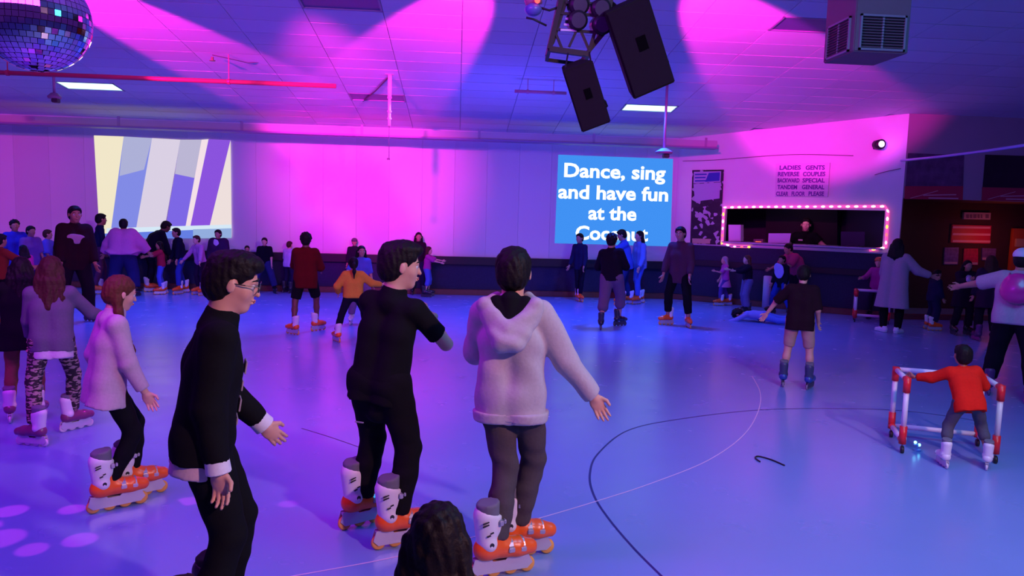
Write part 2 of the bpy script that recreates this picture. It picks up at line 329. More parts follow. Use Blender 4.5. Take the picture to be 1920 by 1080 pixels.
# little sprinkler on the ceiling
p = on_plane(398, 100, cp(0, 12), (0, SL, 1)); t = empty('sprinkler', p - Vector((0, 0, .015)), label='tiny sprinkler head on the pink-lit ceiling', category='sprinkler')
bm = B(); cyl(bm, (0, 0, -0.04), (0, 0, -0.09), 0.02, n=10); cyl(bm, (0, 0, -0.09), (0, 0, -0.10), 0.045, n=12); obm('head', bm, mat('brass_dull', (0.3, 0.12, 0.12), 0.4, 0.6), t)
bm = B(); tube(bm, [(0, 0, -0.01), (0.2, 0.1, -0.03), (0.45, 0.3, -0.05), (0.7, 0.35, -0.02)], 0.006, 5); obm('cable', bm, mat('dark_cable', (0.12, 0.05, 0.10), 0.6), t)
# boxed air duct with two grilles
dA = at_d(1600, 96, 7.6); dB = at_d(1707, 101, 7.6)
wdt = dB.x - dA.x; dep = 0.62
t = empty('air_duct_box', (dA.x + wdt / 2, dA.y + dep / 2, dA.z), label='boxed white air duct dropping from the ceiling with dark grilles', category='air duct')
hh_ = ceil_z(dA.y) - dA.z + 0.1
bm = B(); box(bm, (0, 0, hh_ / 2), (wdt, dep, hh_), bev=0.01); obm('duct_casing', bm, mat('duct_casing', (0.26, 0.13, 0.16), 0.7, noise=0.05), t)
def grille(par, w_, h_, cz, M3, org):
    g = B(); e = 0.02
    def bx(c, s): box(g, org + M3 @ Vector(c), s_rot(s), M3) if False else box(g, org + M3 @ Vector(c), s, M3)
    for sx in (-1, 1): bx((sx * w_ / 2, 0, cz), (e, 0.03, h_ + e))
    for sz in (-1, 1): bx((0, 0, cz + sz * h_ / 2), (w_ + e, 0.03, e))
    bx((0, 0, cz), (0.02, 0.02, h_)); fr = obm('grille_frame', g, mat('grille_frame', (0.36, 0.25, 0.30), 0.6), par)
    g = B(); box(g, org + M3 @ Vector((0, 0.012, cz)), (w_, 0.01, h_), M3); obm('grille_backing', g, mat('grille_dark', (0.015, 0.005, 0.01), 0.8), fr)
    sb = B(); box(sb, (0, 0, 0), (w_, 0.016, 0.007), M3 @ Matrix.Rotation(0.5, 3, 'X')); sm = mesh_of(sb, 'slat', mat('grille_slat', (0.012, 0.006, 0.008), 0.6))
    n = 12
    for i in range(n): ob('slat', sm, fr, org + M3 @ Vector((0, -0.004, cz - h_ / 2 + h_ * (i + 0.5) / n)))
gz = 0.19
grille(t, 0.46, 0.33, gz, Matrix.Identity(3), Vector((0, -dep / 2 - 0.005, 0)))
grille(t, 0.44, 0.33, gz, Matrix.Rotation(-PI / 2, 3, 'Z'), Vector((-wdt / 2 - 0.005, 0, 0)))
# ------------------------------------------------------------------ smooth bodies: distance field + surface nets
def smin(a, b, k):
    h = np.clip(0.5 + 0.5 * (a - b) / k, 0, 1); return a * (1 - h) + b * h - k * h * (1 - h)
def sdf_data(prims, vox):
    lo = np.full(3, 1e9); hi = -lo
    for p in prims:
        if p[0] in ('c', 'cf'):
            for q, r in ((p[1], p[3]), (p[2], p[4])): lo = np.minimum(lo, np.array(q) - r); hi = np.maximum(hi, np.array(q) + r)
        elif p[0] == 'e': r = max(p[2]); lo = np.minimum(lo, np.array(p[1]) - r); hi = np.maximum(hi, np.array(p[1]) + r)
    lo = lo - 2.5 * vox; hi = hi + 2.5 * vox
    n = np.ceil((hi - lo) / vox).astype(int) + 1
    ax = [lo[i] + vox * np.arange(n[i]) for i in range(3)]
    F = np.full(n, 0.5, dtype=np.float32)
    def sub(c0, c1):
        i0 = np.clip(((c0 - lo) / vox).astype(int) - 1, 0, n - 1); i1 = np.clip(((c1 - lo) / vox).astype(int) + 2, 1, n)
        sl = tuple(slice(a, b) for a, b in zip(i0, i1))
        g = np.meshgrid(ax[0][sl[0]], ax[1][sl[1]], ax[2][sl[2]], indexing='ij', sparse=True); return sl, g
    for p in prims:
        k = p[0]
        if k in ('c', 'cf'):
            a = np.array(p[1], float); b = np.array(p[2], float); r1, r2, kk = p[3], p[4], p[5]; mg = max(r1, r2) + kk + 2 * vox
            sl, g = sub(np.minimum(a, b) - mg, np.maximum(a, b) + mg); d = b - a; L2 = max(d.dot(d), 1e-9)
            t = np.clip(((g[0] - a[0]) * d[0] + (g[1] - a[1]) * d[1] + (g[2] - a[2]) * d[2]) / L2, 0, 1)
            D = np.sqrt((g[0] - a[0] - t * d[0]) ** 2 + (g[1] - a[1] - t * d[1]) ** 2 + (g[2] - a[2] - t * d[2]) ** 2) - (r1 + (r2 - r1) * t)
            if k == 'cf':
                u = d / math.sqrt(L2); D = np.maximum(D, (g[0] - b[0]) * u[0] + (g[1] - b[1]) * u[1] + (g[2] - b[2]) * u[2])
            F[sl] = smin(F[sl], D, kk)
        elif k in ('e', '-e'):
            c = np.array(p[1], float); r = p[2]; M = p[3]; kk = p[4]; mg = max(r) + kk + 2 * vox
            sl, g = sub(c - mg, c + mg)
            q = [(g[0] - c[0]) * M[0][i] + (g[1] - c[1]) * M[1][i] + (g[2] - c[2]) * M[2][i] for i in range(3)]
            k0 = np.sqrt(sum((q[i] / r[i]) ** 2 for i in range(3))); k1 = np.sqrt(sum((q[i] / r[i] ** 2) ** 2 for i in range(3))) + 1e-9
            D = k0 * (k0 - 1) / k1
            if k == 'e': F[sl] = smin(F[sl], D, kk)
            else: F[sl] = -smin(-F[sl], D, kk)
        elif k == 'p':    # keep the side where n.(x-o) < 0
            nn, o = np.array(p[1], float), np.array(p[2], float); g = np.meshgrid(*ax, indexing='ij', sparse=True)
            F = np.maximum(F, (g[0] - o[0]) * nn[0] + (g[1] - o[1]) * nn[1] + (g[2] - o[2]) * nn[2]).astype(np.float32)
        elif k == 'n':    # folds / strands
            amp, fx, fy, fz, ph = p[1:]; g = np.meshgrid(*ax, indexing='ij', sparse=True)
            F = F + amp * (np.sin(g[0] * fx + 2.1 * np.sin(g[2] * fz * 0.6 + ph)) * np.sin(g[2] * fz + 1.7 * np.sin(g[1] * fy + ph)) + 0.5 * np.sin(g[1] * fy * 1.7 + g[2] * fz * 0.5 + g[0] * fx * .8 + ph)).astype(np.float32)
    return F, lo, vox
def nets(F, lo, vox):
    F = np.pad(F, 1, constant_values=0.5); lo = lo - vox
    s = F < 0; nx, ny, nz = F.shape
    cs = np.zeros((nx - 1, ny - 1, nz - 1), np.int8)
    for dx in (0, 1):
        for dy in (0, 1):
            for dz in (0, 1): cs += s[dx:nx - 1 + dx, dy:ny - 1 + dy, dz:nz - 1 + dz]
    act = np.argwhere((cs > 0) & (cs < 8))
    if len(act) == 0: return np.zeros((0, 3)), np.zeros((0, 4), int)
    C = [(a, b, c) for a in (0, 1) for b in (0, 1) for c in (0, 1)]
    V = np.stack([F[act[:, 0] + a, act[:, 1] + b, act[:, 2] + c] for a, b, c in C], 1)
    acc = np.zeros((len(act), 3)); cnt = np.zeros(len(act))
    for i in range(8):
        for j in range(i + 1, 8):
            if sum(abs(C[i][k] - C[j][k]) for k in range(3)) != 1: continue
            m_ = (V[:, i] < 0) != (V[:, j] < 0); t = V[:, i] / np.where(m_, V[:, i] - V[:, j], 1)
            P = np.array(C[i]) + t[:, None] * (np.array(C[j]) - np.array(C[i])); acc += np.where(m_[:, None], P, 0); cnt += m_
    verts = lo + (act + acc / cnt[:, None]) * vox
    idx = np.full(cs.shape, -1, np.int64); idx[act[:, 0], act[:, 1], act[:, 2]] = np.arange(len(act))
    faces = []
    for axx in range(3):
        a, b = [(1, 2), (2, 0), (0, 1)][axx]
        s0 = s[tuple(slice(0, -1) if i == axx else slice(None) for i in range(3))]; s1 = s[tuple(slice(1, None) if i == axx else slice(None) for i in range(3))]
        E = np.argwhere(s0 != s1); ok = (E[:, a] > 0) & (E[:, b] > 0) & (E[:, a] < F.shape[a] - 1) & (E[:, b] < F.shape[b] - 1); E = E[ok]
        def at(da, db):
            q = E.copy(); q[:, a] -= da; q[:, b] -= db; return idx[q[:, 0], q[:, 1], q[:, 2]]
        Q = np.stack([at(1, 1), at(0, 1), at(0, 0), at(1, 0)], 1)
        fl = s0[E[:, 0], E[:, 1], E[:, 2]]; Q = np.where(fl[:, None], Q, Q[:, ::-1]); faces.append(Q)
    return verts, np.concatenate(faces)
def blob_mesh(name, groups, m_):
    """groups: list of (prims, voxel); returned as one smooth mesh"""
    Vs, Fs, n = [], [], 0
    for prims, vox in groups:
        v, f = nets(*sdf_data(prims, vox)); Vs.append(v); Fs.append(f + n); n += len(v)
    v = np.concatenate(Vs); f = np.concatenate(Fs); me = bpy.data.meshes.new(name)
    me.vertices.add(len(v)); me.vertices.foreach_set('co', v.astype(np.float32).ravel())
    me.loops.add(f.size); me.loops.foreach_set('vertex_index', f.ravel().astype(np.int32))
    me.polygons.add(len(f)); me.polygons.foreach_set('loop_start', np.arange(0, f.size, 4, dtype=np.int32))
    me.polygons.foreach_set('use_smooth', np.ones(len(f), bool)); me.update(calc_edges=True)
    me.materials.append(m_); return me

# ------------------------------------------------------------------ inline skates (origin: ground under the ankle, toe along +y)
ID3 = np.identity(3)
SK = {}
def skate_meshes(kind):
    if kind in SK: return SK[kind]
    cols = {'orange': ((0.95, 0.13, 0.01), (0.80, 0.76, 0.80), (0.55, 0.53, 0.60), (0.90, 0.42, 0.08)),
            'black': ((0.012, 0.012, 0.018), (0.03, 0.03, 0.04), (0.05, 0.05, 0.06), (0.10, 0.08, 0.10)),
            'blue': ((0.02, 0.07, 0.35), (0.05, 0.06, 0.14), (0.06, 0.06, 0.10), (0.25, 0.2, 0.3)),
            'plum': ((0.22, 0.04, 0.14), (0.80, 0.70, 0.78), (0.70, 0.62, 0.70), (0.75, 0.6, 0.7)),
            'white': ((0.75, 0.70, 0.78), (0.80, 0.76, 0.82), (0.6, 0.55, 0.62), (0.7, 0.62, 0.7)),
            'purple': ((0.10, 0.02, 0.12), (0.12, 0.03, 0.14), (0.3, 0.05, 0.25), (0.2, 0.1, 0.2)),
            'red': ((0.6, 0.02, 0.03), (0.70, 0.66, 0.74), (0.3, 0.3, 0.4), (0.6, 0.2, 0.2))}[kind]
    sh = mat(kind + '_skate_shell', cols[0], 0.32, coat=0.3); cu = mat(kind + '_skate_cuff', cols[1], 0.4); fr = mat(kind + '_skate_frame', cols[2], 0.35, 0.3); wh = mat(kind + '_skate_wheel', cols[3], 0.4)
    vent = mat('skate_vent', (0.02, 0.02, 0.03), 0.6); liner = mat(kind + '_skate_liner', (0.16, 0.15, 0.19) if kind != 'black' else (0.02, 0.02, 0.02), 0.9)
    shell = blob_mesh('boot_shell', [([('c', (0, -0.065, 0.138), (0, 0.10, 0.130), 0.046, 0.046, 0.02), ('c', (0, 0.10, 0.130), (0, 0.165, 0.122), 0.046, 0.036, 0.02),
        ('c', (0, -0.05, 0.14), (0, -0.035, 0.205), 0.047, 0.040, 0.03), ('c', (0, 0.03, 0.15), (0, -0.01, 0.20), 0.04, 0.03, 0.03), ('p', (0, 0, -1), (0, 0, 0.092))], 0.0075)], sh)
    cuff = blob_mesh('boot_cuff', [([('c', (0, -0.05, 0.185), (0, -0.06, 0.30), 0.050, 0.056, 0.02), ('c', (0, -0.03, 0.24), (0, -0.035, 0.29), 0.048, 0.052, 0.02),
        ('c', (0.03, -0.045, 0.165), (-0.03, -0.045, 0.165), 0.028, 0.028, 0.03), ('p', (0, 0.35, 1), (0, -0.06, 0.325))], 0.0075)], cu)
    lin = blob_mesh('boot_liner', [([('c', (0, -0.045, 0.25), (0, -0.05, 0.37), 0.050, 0.055, 0.02), ('p', (0, -0.15, 1), (0, -0.05, 0.362))], 0.009)], liner)
    bm = B()
    for sx in (-1, 1):
        pr = [(-0.125, 0.045), (-0.10, 0.02), (0.15, 0.02), (0.175, 0.045), (0.15, 0.095), (0.06, 0.095), (0.04, 0.075), (-0.02, 0.075), (-0.04, 0.095), (-0.11, 0.095)]
        prism(bm, [(sx * 0.013, y, z + 0.005) for y, z in pr], (sx * 0.004, 0, 0))
    box(bm, (0, -0.07, 0.088), (0.03, 0.08, 0.012)); box(bm, (0, 0.10, 0.088), (0.03, 0.08, 0.012)); frame = mesh_of(bm, 'wheel_frame', fr)
    bm = B(); prof = [(0.010, 0.010), (0.012, 0.030), (0.0085, 0.035), (0.003, 0.038)]; N = 20
    rings = []
    for xx, rr in [(-a, b_) for a, b_ in prof] + [(a, b_) for a, b_ in prof[::-1]]:
        rings.append([bm.verts.new((xx, rr * math.cos(2 * PI * i / N), rr * math.sin(2 * PI * i / N))) for i in range(N)])
    for a, b_ in zip(rings, rings[1:]):
        for i in range(N): bm.faces.new((a[i], a[(i + 1) % N], b_[(i + 1) % N], b_[i]))
    bm.faces.new(rings[0]); bm.faces.new(rings[-1][::-1]); bmesh.ops.recalc_face_normals(bm, faces=bm.faces); wheel = mesh_of(bm, 'wheel', wh, True)
    bm = B(); cyl(bm, (-0.0135, 0, 0), (0.0135, 0, 0), 0.012, n=12); hub = mesh_of(bm, 'wheel_hub', vent)
    def strap(y, z, w_, tilt):
        bm = B(); pts = [Vector((math.cos(a) * w_, y + 0.012 * math.sin(a) * tilt, z + math.sin(a) * 0.052)) for a in np.linspace(0.15, PI - 0.15, 9)]
        for p, q in zip(pts, pts[1:]):
            d = (q - p); n = Vector((d.z, 0, -d.x)).normalized() * 0.004; yv = Vector((0, 0.011, 0))
            prism(bm, [p - yv, q - yv, q + yv, p + yv], -n if n.z < 0 else n)
        box(bm, (w_ * 0.99, y, z + 0.012), (0.012, 0.03, 0.022), bev=0.003); return mesh_of(bm, 'buckle', mat('buckle_grey', (0.45, 0.43, 0.52), 0.3, 0.5))
    b1 = strap(0.055, 0.128, 0.052, 0); b2 = strap(0.115, 0.122, 0.046, 0)
    bm = B(); box(bm, (0, 0, 0.275), (0.118, 0.02, 0.024), bev=0.003); box(bm, (0, 0.022, 0.275), (0.09, 0.012, 0.02), bev=0.003); b3 = mesh_of(bm, 'cuff_strap', mat('buckle_grey', (0.45, 0.43, 0.52), 0.3, 0.5))
    bm = B()
    for sx in (-1, 1):
        for dy, dz, l_ in ((-0.075, 0.285, 0.03), (-0.075, 0.272, 0.03), (-0.045, 0.235, 0.016), (-0.06, 0.222, 0.018)): box(bm, (sx * 0.0545, dy, dz), (0.006, l_, 0.006), Matrix.Rotation(0.3, 3, 'X'))
        cyl(bm, (sx * 0.052, -0.045, 0.178), (sx * 0.060, -0.045, 0.178), 0.011, n=12)
    vents = mesh_of(bm, 'vent_slots', vent)
    SK[kind] = dict(shell=shell, cuff=cuff, liner=lin, frame=frame, wheel=wheel, hub=hub, b1=b1, b2=b2, b3=b3, vents=vents); return SK[kind]
def add_skate(parent, kind, loc, yaw, pitch=0.0, roll=0.0, sc=1.0, lod=0):
    S = skate_meshes(kind); o = ob('inline_skate', S['shell'], parent, loc)
    o.rotation_euler = (pitch, roll, yaw); o.scale = (sc, sc, sc)
    ob('boot_cuff', S['cuff'], o); ob('wheel_frame', S['frame'], o)
    if lod < 2: ob('boot_liner', S['liner'], o)
    for y in (-0.095, -0.012, 0.071, 0.154): ob('wheel', S['wheel'], o, (0, y, 0.038))
    if lod < 1:
        for k, nme in (('b1', 'buckle'), ('b2', 'buckle'), ('b3', 'cuff_strap')): ob(nme, S[k], o)
        ob('vent_slots', S['vents'], o, kind='stuff')
        bm = bpy.data.meshes
    return o
def add_shoe(parent, colr, loc, yaw, sc=1.0):
    key = ('shoe', colr)
    if key not in SK:
        SK[key] = (blob_mesh('shoe_upper', [([('c', (0, -0.05, 0.05), (0, 0.08, 0.042), 0.040, 0.042, 0.02), ('c', (0, 0.08, 0.042), (0, 0.16, 0.034), 0.04, 0.032, 0.02), ('c', (0, -0.045, 0.06), (0, -0.04, 0.10), 0.040, 0.040, 0.03), ('p', (0, 0, -1), (0, 0, 0.02)), ('p', (0, -0.2, 1), (0, -0.04, 0.115))], 0.009)], mat('shoe_' + str(colr), colr, 0.6)),
                   blob_mesh('shoe_sole', [([('c', (0, -0.05, 0.02), (0, 0.15, 0.02), 0.042, 0.040, 0.02), ('p', (0, 0, 1), (0, 0, 0.026)), ('p', (0, 0, -1), (0, 0, 0.001))], 0.009)], mat('shoe_sole', (0.7, 0.68, 0.74), 0.7)))
    o = ob('shoe', SK[key][0], parent, loc); o.rotation_euler = (0, 0, yaw); o.scale = (sc,) * 3; ob('sole', SK[key][1], o); return o

# ------------------------------------------------------------------ people
SKINS = {'light': (0.70, 0.36, 0.27), 'mid': (0.48, 0.23, 0.16), 'tan': (0.40, 0.17, 0.10), 'dark': (0.16, 0.06, 0.04)}
HAIRC = {'black': (0.008, 0.005, 0.006), 'brown': (0.055, 0.020, 0.012), 'auburn': (0.11, 0.033, 0.016), 'ginger': (0.30, 0.09, 0.03), 'grey': (0.35, 0.33, 0.38)}
def V3(a): return np.array(a, float)
def nrm(a): a = V3(a); return a / np.linalg.norm(a)
def cloth(col, rough=0.9):
    return mat('fabric_%.3f_%.3f_%.3f' % col, col, rough, noise=0.12, nscale=60, bump=0.15, spec=0.08)
def skeleton(S, o):
    J = {}; sk = o['skate_h']; hs = o['hs']
    an_h = sk + 0.045 * S
    fl, fr_ = o['feet']
    th, sh = 0.245 * S * o['leg'], 0.245 * S * o['leg']; reach = (th + sh) * o['ext']
    hx, hy = o['hip'] if o['hip'] else ((fl[0] + fr_[0]) / 2, (fl[1] + fr_[1]) / 2)
    hw = 0.052 * S; tw0 = R(o['hiptw']); lat0 = V3((math.cos(tw0), math.sin(tw0), 0))
    zz = []
    for s, f in ((-1, fl), (1, fr_)):
        lift = f[3] if len(f) > 3 else 0
        dx = hx + s * hw * lat0[0] - f[0]; dy = hy + s * hw * lat0[1] - f[1]
        zz.append(math.sqrt(max(0.01, reach ** 2 - dx * dx - dy * dy)) + an_h + lift)
    hz = min(zz)
    P = V3((hx, hy, hz)); J['P'] = P
    for s, f, n in ((-1, fl, 'L'), (1, fr_, 'R')):
        lift = f[3] if len(f) > 3 else 0
        H = P + lat0 * s * hw; A = V3((f[0], f[1], an_h + lift)); fy = R(f[2]); fd = V3((-math.sin(fy), math.cos(fy), 0))
        D = A - H; d = min(np.linalg.norm(D), (th + sh) * 0.999); u = D / np.linalg.norm(D)
        ca = (th * th + d * d - sh * sh) / (2 * th * d); ca = max(-1, min(1, ca)); k = nrm(fd * 0.8 + V3((0, 0.4, 0)) - u * (fd * 0.8 + V3((0, 0.4, 0))).dot(u))
        K = H + u * th * ca + k * th * math.sqrt(1 - ca * ca)
        J['H' + n] = H; J['K' + n] = K; J['A' + n] = A; J['F' + n] = (f[0], f[1], lift, fy, f[4] if len(f) > 4 else 0)
    le, sd, tw = R(o['lean']), R(o['side']), R(o['twist'])
    up = nrm((math.sin(sd), math.sin(le) * math.cos(sd), math.cos(le) * math.cos(sd))); lat = V3((math.cos(tw), math.sin(tw), 0)); lat = nrm(lat - up * lat.dot(up)); fw = np.cross(up, lat)
    J['up'], J['lat'], J['fw'] = up, lat, fw
    cu = o['curve']; up2 = nrm(up + fw * cu)
    J['C'] = P + up * 0.17 * S; J['N'] = J['C'] + up2 * 0.125 * S; J['up2'] = up2
    sw = 0.103 * S * o['shw']
    hf = nrm(lat * 0 + V3((-lat[1], lat[0], 0)))       # horizontal forward of the chest
    for s, n, arm in ((-1, 'L', o['armL']), (1, 'R', o['armR'])):
        Sh = J['N'] - up2 * 0.037 * S + lat * s * sw + fw * (0.015 * S * o.get('shf', 0)); lh = nrm((lat[0], lat[1], 0))
        def dv(v): return nrm(lh * s * v[0] + hf * v[1] + V3((0, 0, v[2])))
        E = Sh + dv(arm[0]) * 0.172 * S; Wr = E + dv(arm[1]) * 0.145 * S
        J['S' + n], J['E' + n], J['W' + n] = Sh, E, Wr; J['hd' + n] = dv(arm[2]) if len(arm) > 2 else dv(arm[1]); J['hn' + n] = nrm(np.cross(J['hd' + n], V3((0, 0, 1)) + 0.01 * hf) * s + 0.001)
    hy_, hp, ht = [R(a) for a in o['head']]; hh = 0.135 * S * hs
    base = Matrix(((lat[0], hf[0], 0), (lat[1], hf[1], 0), (0, 0, 1)))
    lh = Vector(nrm((lat[0], lat[1], 0))); base = Matrix((lh, Vector(hf), Vector((0, 0, 1)))).transposed()
    Rh = base @ Matrix.Rotation(-hy_, 3, 'Z') @ Matrix.Rotation(-hp, 3, 'X') @ Matrix.Rotation(ht, 3, 'Y')
    J['Rh'] = np.array(Rh); J['hh'] = hh
    nd = nrm(up2 + fw * 0.15 + V3((0, 0, 0.6))); J['nk'] = J['N'] + nd * 0.020 * S
    J['Hd'] = J['nk'] + nd * 0.012 * S + J['Rh'] @ V3((0, 0.10, 0.42)) * hh
    J['top'] = J['Hd'][2] + hh * 0.52 * 1.06
    return J
def hand_prims(Wr, d, n, S, side, curl=0.5):
    s = S / 1.7; d = nrm(d); n = nrm(n - d * n.dot(d)); l = np.cross(d, n) * side; P = []
    pc = Wr + d * 0.045 * s; M = np.stack([l, d, n], 1)
    P.append(('e', pc, (0.040 * s, 0.052 * s, 0.016 * s), M, 0.01)); P.append(('c', Wr - d * 0.03 * s, Wr + d * 0.02 * s, 0.022 * s, 0.023 * s, 0.015))
    for i, (off, ln) in enumerate(((-0.029, 0.060), (-0.010, 0.072), (0.010, 0.068), (0.028, 0.052))):
        b = Wr + d * (0.085 - 0.004 * abs(i - 1)) * s + l * off * s; a = curl * 0.5; p = b; fa = 0.0
        for seg, fl_ in enumerate((0.45, 0.32, 0.25)):
            fa += a * (1 + 0.3 * seg); q = p + (d * math.cos(fa) + n * math.sin(fa)) * ln * fl_ * s * 1.05 + l * off * 0.05
            P.append(('c', p, q, 0.0088 * s - 0.0006 * seg, 0.0082 * s - 0.0008 * seg, 0.004)); p = q
    b = Wr + d * 0.03 * s - l * 0.032 * s; q = b + (d * 0.7 - l * 0.6 + n * 0.35) * 0.035 * s; P.append(('c', b, q, 0.012 * s, 0.0105 * s, 0.008)); q2 = q + (d * 0.85 - l * 0.1 + n * 0.5) * 0.028 * s; P.append(('c', q, q2, 0.0102 * s, 0.009 * s, 0.004))
    return P
def person(label, foot, top=None, face=0, S=None, shirt=None, pants=None, skin='mid', hair=('short', 'black'), shoes='orange', feet=None, lean=4, side=0, twist=0, hiptw=0,
           armL=((.18, .1, -1), (.1, .45, -1)), armR=((.18, .1, -1), (.1, .45, -1)), head=(0, 0, 0), hs=1.08, ext=0.985, hip=None, curve=0.0, shw=.90, fat=.94, group=None, lod=None, extra=None, rot=None, bend_k=1.0, skate_s=1.0, loc=None, leg=1.0, curl=0.5, shf=0):
    if isinstance(foot, tuple): g = floor_at(*foot)
    else: g = Vector(foot)
    dist = (g - CAM).length; az = math.atan2(g.x, g.y)
    yaw = -az - R(face)
    if lod is None: lod = 0 if dist < 6.6 else (1 if dist < 9.5 else 2)
    sk = 0 if isinstance(shoes, tuple) or shoes is None else 0.088 * skate_s
    if isinstance(shoes, tuple): sk = 0.015
    if feet is None: feet = ((-0.11, 0.02, 8), (0.11, -0.02, -8))
    elif not isinstance(feet[0][0], (int, float)): # pixel feet: ((px,py),yaw,lift?)
        Rz = Matrix.Rotation(-yaw, 3, 'Z'); ff = []
        for q in feet:
            v = Rz @ (floor_at(*q[0]) - g); ff.append((v.x, v.y) + tuple(q[1:]))
        feet = tuple(ff)
    o = dict(skate_h=sk, hs=hs, feet=feet, ext=ext, hip=hip, hiptw=hiptw, lean=lean, side=side, twist=twist, curve=curve, shw=shw, armL=armL, armR=armR, head=head, leg=leg, shf=shf)
    if S is None:
        zt = on_plane(top[0], top[1], g, Vector((g.x, g.y, 0)).normalized()).z; S = zt - sk
        for _ in range(5): S *= (zt - sk) / (skeleton(S, o)['top'] - sk)
    J = skeleton(S, o)
    root = empty('person', g, label=label, category='person')
    if group: root['group'] = group
    root.rotation_euler = (0, 0, yaw)
    if rot is not None: root.matrix_world = Matrix.Translation(g) @ Matrix.Rotation(yaw, 4, 'Z') @ rot
    vb = (0.011, 0.014, 0.018)[lod]; vh = (0.0045, 0.0065, 0.009)[lod]; vf = (0.0045, 0.0055, 0.008)[lod]; vc = (0.0085, 0.012, 0.017)[lod]
    f = S * fat
    up, up2, lat, fw = J['up'], J['up2'], J['lat'], J['fw']; N, Cc, Pv = J['N'], J['C'], J['P']
    # body: one figure, finer grid on the head and the hands
    body = []
    for s, n in ((-1, 'L'), (1, 'R')):
        body += [('c', J['H' + n], J['K' + n], .056 * f, .036 * f, .03), ('c', J['K' + n], J['K' + n] * .6 + J['A' + n] * .4, .035 * f, .034 * f, .02), ('c', J['K' + n] * .6 + J['A' + n] * .4, J['A' + n], .034 * f, .021 * f, .02),
                 ('c', Pv + lat * s * .042 * f, Cc + lat * s * .045 * f, .058 * f, .055 * f, .03), ('c', Cc + lat * s * .045 * f, N - up2 * .07 * S + lat * s * .045 * f, .052 * f, .044 * f, .02),
                 ('c', N - up2 * .035 * S, J['S' + n] - up2 * .008 * S, .024 * S, .024 * S, .015), ('c', J['S' + n] - up2 * .004 * S, J['E' + n], .027 * f, .0255 * f, .02), ('c', J['E' + n], J['W' + n], .025 * f, .0165 * f, .015)]
    nr = 0.033 * S if S > 1.3 else 0.029 * S
    neck = ('c', N - up2 * .02 * S, J['Hd'] + J['Rh'] @ V3((0, -.10, -.15)) * J['hh'], nr * 1.15, nr, .02); body.append(neck)
    hh, Rh, Hd = J['hh'], J['Rh'], J['Hd']
    def hp(x, y, z): return Hd + Rh @ V3((x, y, z)) * hh
    def el(c, r, k, t='e'): return (t, hp(*c), tuple(a * hh for a in r), Rh, k * hh)
    headp = [neck, el((0, -.06, .12), (.335, .41, .375), .05), el((0, .09, -.16), (.245, .27, .33), .12), el((0, .21, -.40), (.11, .10, .085), .10),
             ('c', hp(0, .35, .03), hp(0, .420, -.13), .026 * hh, .040 * hh, .05 * hh), el((0, .30, .08), (.21, .07, .05), .06), el((-.15, .21, -.11), (.10, .10, .12), .08), el((.15, .21, -.11), (.10, .10, .12), .08),
             el((-.135, .395, .015), (.075, .06, .045), .04, '-e'), el((.135, .395, .015), (.075, .06, .045), .04, '-e'),
             el((0, .345, -.235), (.10, .05, .022), .015), el((0, .340, -.285), (.085, .05, .025), .015),
             el((-.345, -.02, -.03), (.028, .075, .115), .03), el((.345, -.02, -.03), (.028, .075, .115), .03)]
    grp = [(body, vb), (headp, vh)]
    for n, s in (('L', -1), ('R', 1)): grp.append((hand_prims(J['W' + n], J['hd' + n], J['hn' + n], S, s, curl), vf))
    sm = mat('skin_' + skin, SKINS[skin], 0.5, noise=0.06, nscale=25)
    ob('body', blob_mesh('body', grp, sm), root)
    if dist < 14.5:
        for sx in (-1, 1):
            bm = B(); bmesh.ops.create_uvsphere(bm, u_segments=14, v_segments=10, radius=.062 * hh); e = obm('eye', bm, mat('eye_white', (0.7, 0.68, 0.68), 0.2), root, True, Vector(hp(sx * .135, .286, .015)))
            bm = B(); bmesh.ops.create_uvsphere(bm, u_segments=12, v_segments=8, radius=.030 * hh); obm('iris', bm, mat('iris_brown', (0.03, 0.012, 0.008), 0.15), e, True, Vector(Rh @ V3((sx * 0.004, .040, -.004)) * hh))
            ob('eyebrow', blob_mesh('eyebrow', [([('c', hp(sx * .06, .375, .115), hp(sx * .14, .365, .135), .014 * hh, .016 * hh, .01 * hh), ('c', hp(sx * .14, .365, .135), hp(sx * .23, .30, .11), .016 * hh, .010 * hh, .01 * hh)], .003)], mat('brow_' + hair[1] if hair[1] in HAIRC else 'brow', HAIRC.get(hair[1], (0.02, .01, .01)), 0.8)), root)
        ob('mouth', blob_mesh('mouth', [([('e', hp(0, .392, -.232), (.085 * hh, .016 * hh, .014 * hh), Rh, .004), ('e', hp(0, .388, -.268), (.07 * hh, .018 * hh, .017 * hh), Rh, .004)], .0035)], mat('lips_' + skin, tuple(c * k for c, k in zip(SKINS[skin], (1.0, .62, .68))), 0.45)), root)
    # shirt
    sh = dict(col=(.01, .01, .012), sleeve=.45, hem=.10, loose=.012, flare=0.0, collar=False); sh.update(shirt or {}); lo_ = sh['loose']; e_ = lo_
    hemd = sh['hem'] * S; T = []
    for s, n in ((-1, 'L'), (1, 'R')):
        wz = sh.get('waist', 0)
        T += [('c', Cc + lat * s * .045 * f, N - up2 * .060 * S + lat * s * .048 * f, .056 * f + e_, .046 * f + e_ * .8, .03),
              ('c', Cc + lat * s * .045 * f, Pv + lat * s * .045 * f, .056 * f + e_ - wz, .060 * f + e_, .03),
              ('cf', Pv + lat * s * .045 * f, Pv - up * (hemd + .03) + lat * s * (.047 * f + sh['flare'] * .8), .060 * f + e_, .060 * f + e_ + sh['flare'], .03),
              ('c', N - up2 * .020 * S, J['S' + n], .027 * S + e_ * .4, .030 * S + e_ * .6, .03)]
        sl = sh['sleeve']; A_, E_, W_ = J['S' + n], J['E' + n], J['W' + n]; r1, r2, r3 = .033 * f + e_ * .9, .028 * f + e_ * .9, .019 * f + e_ * .7
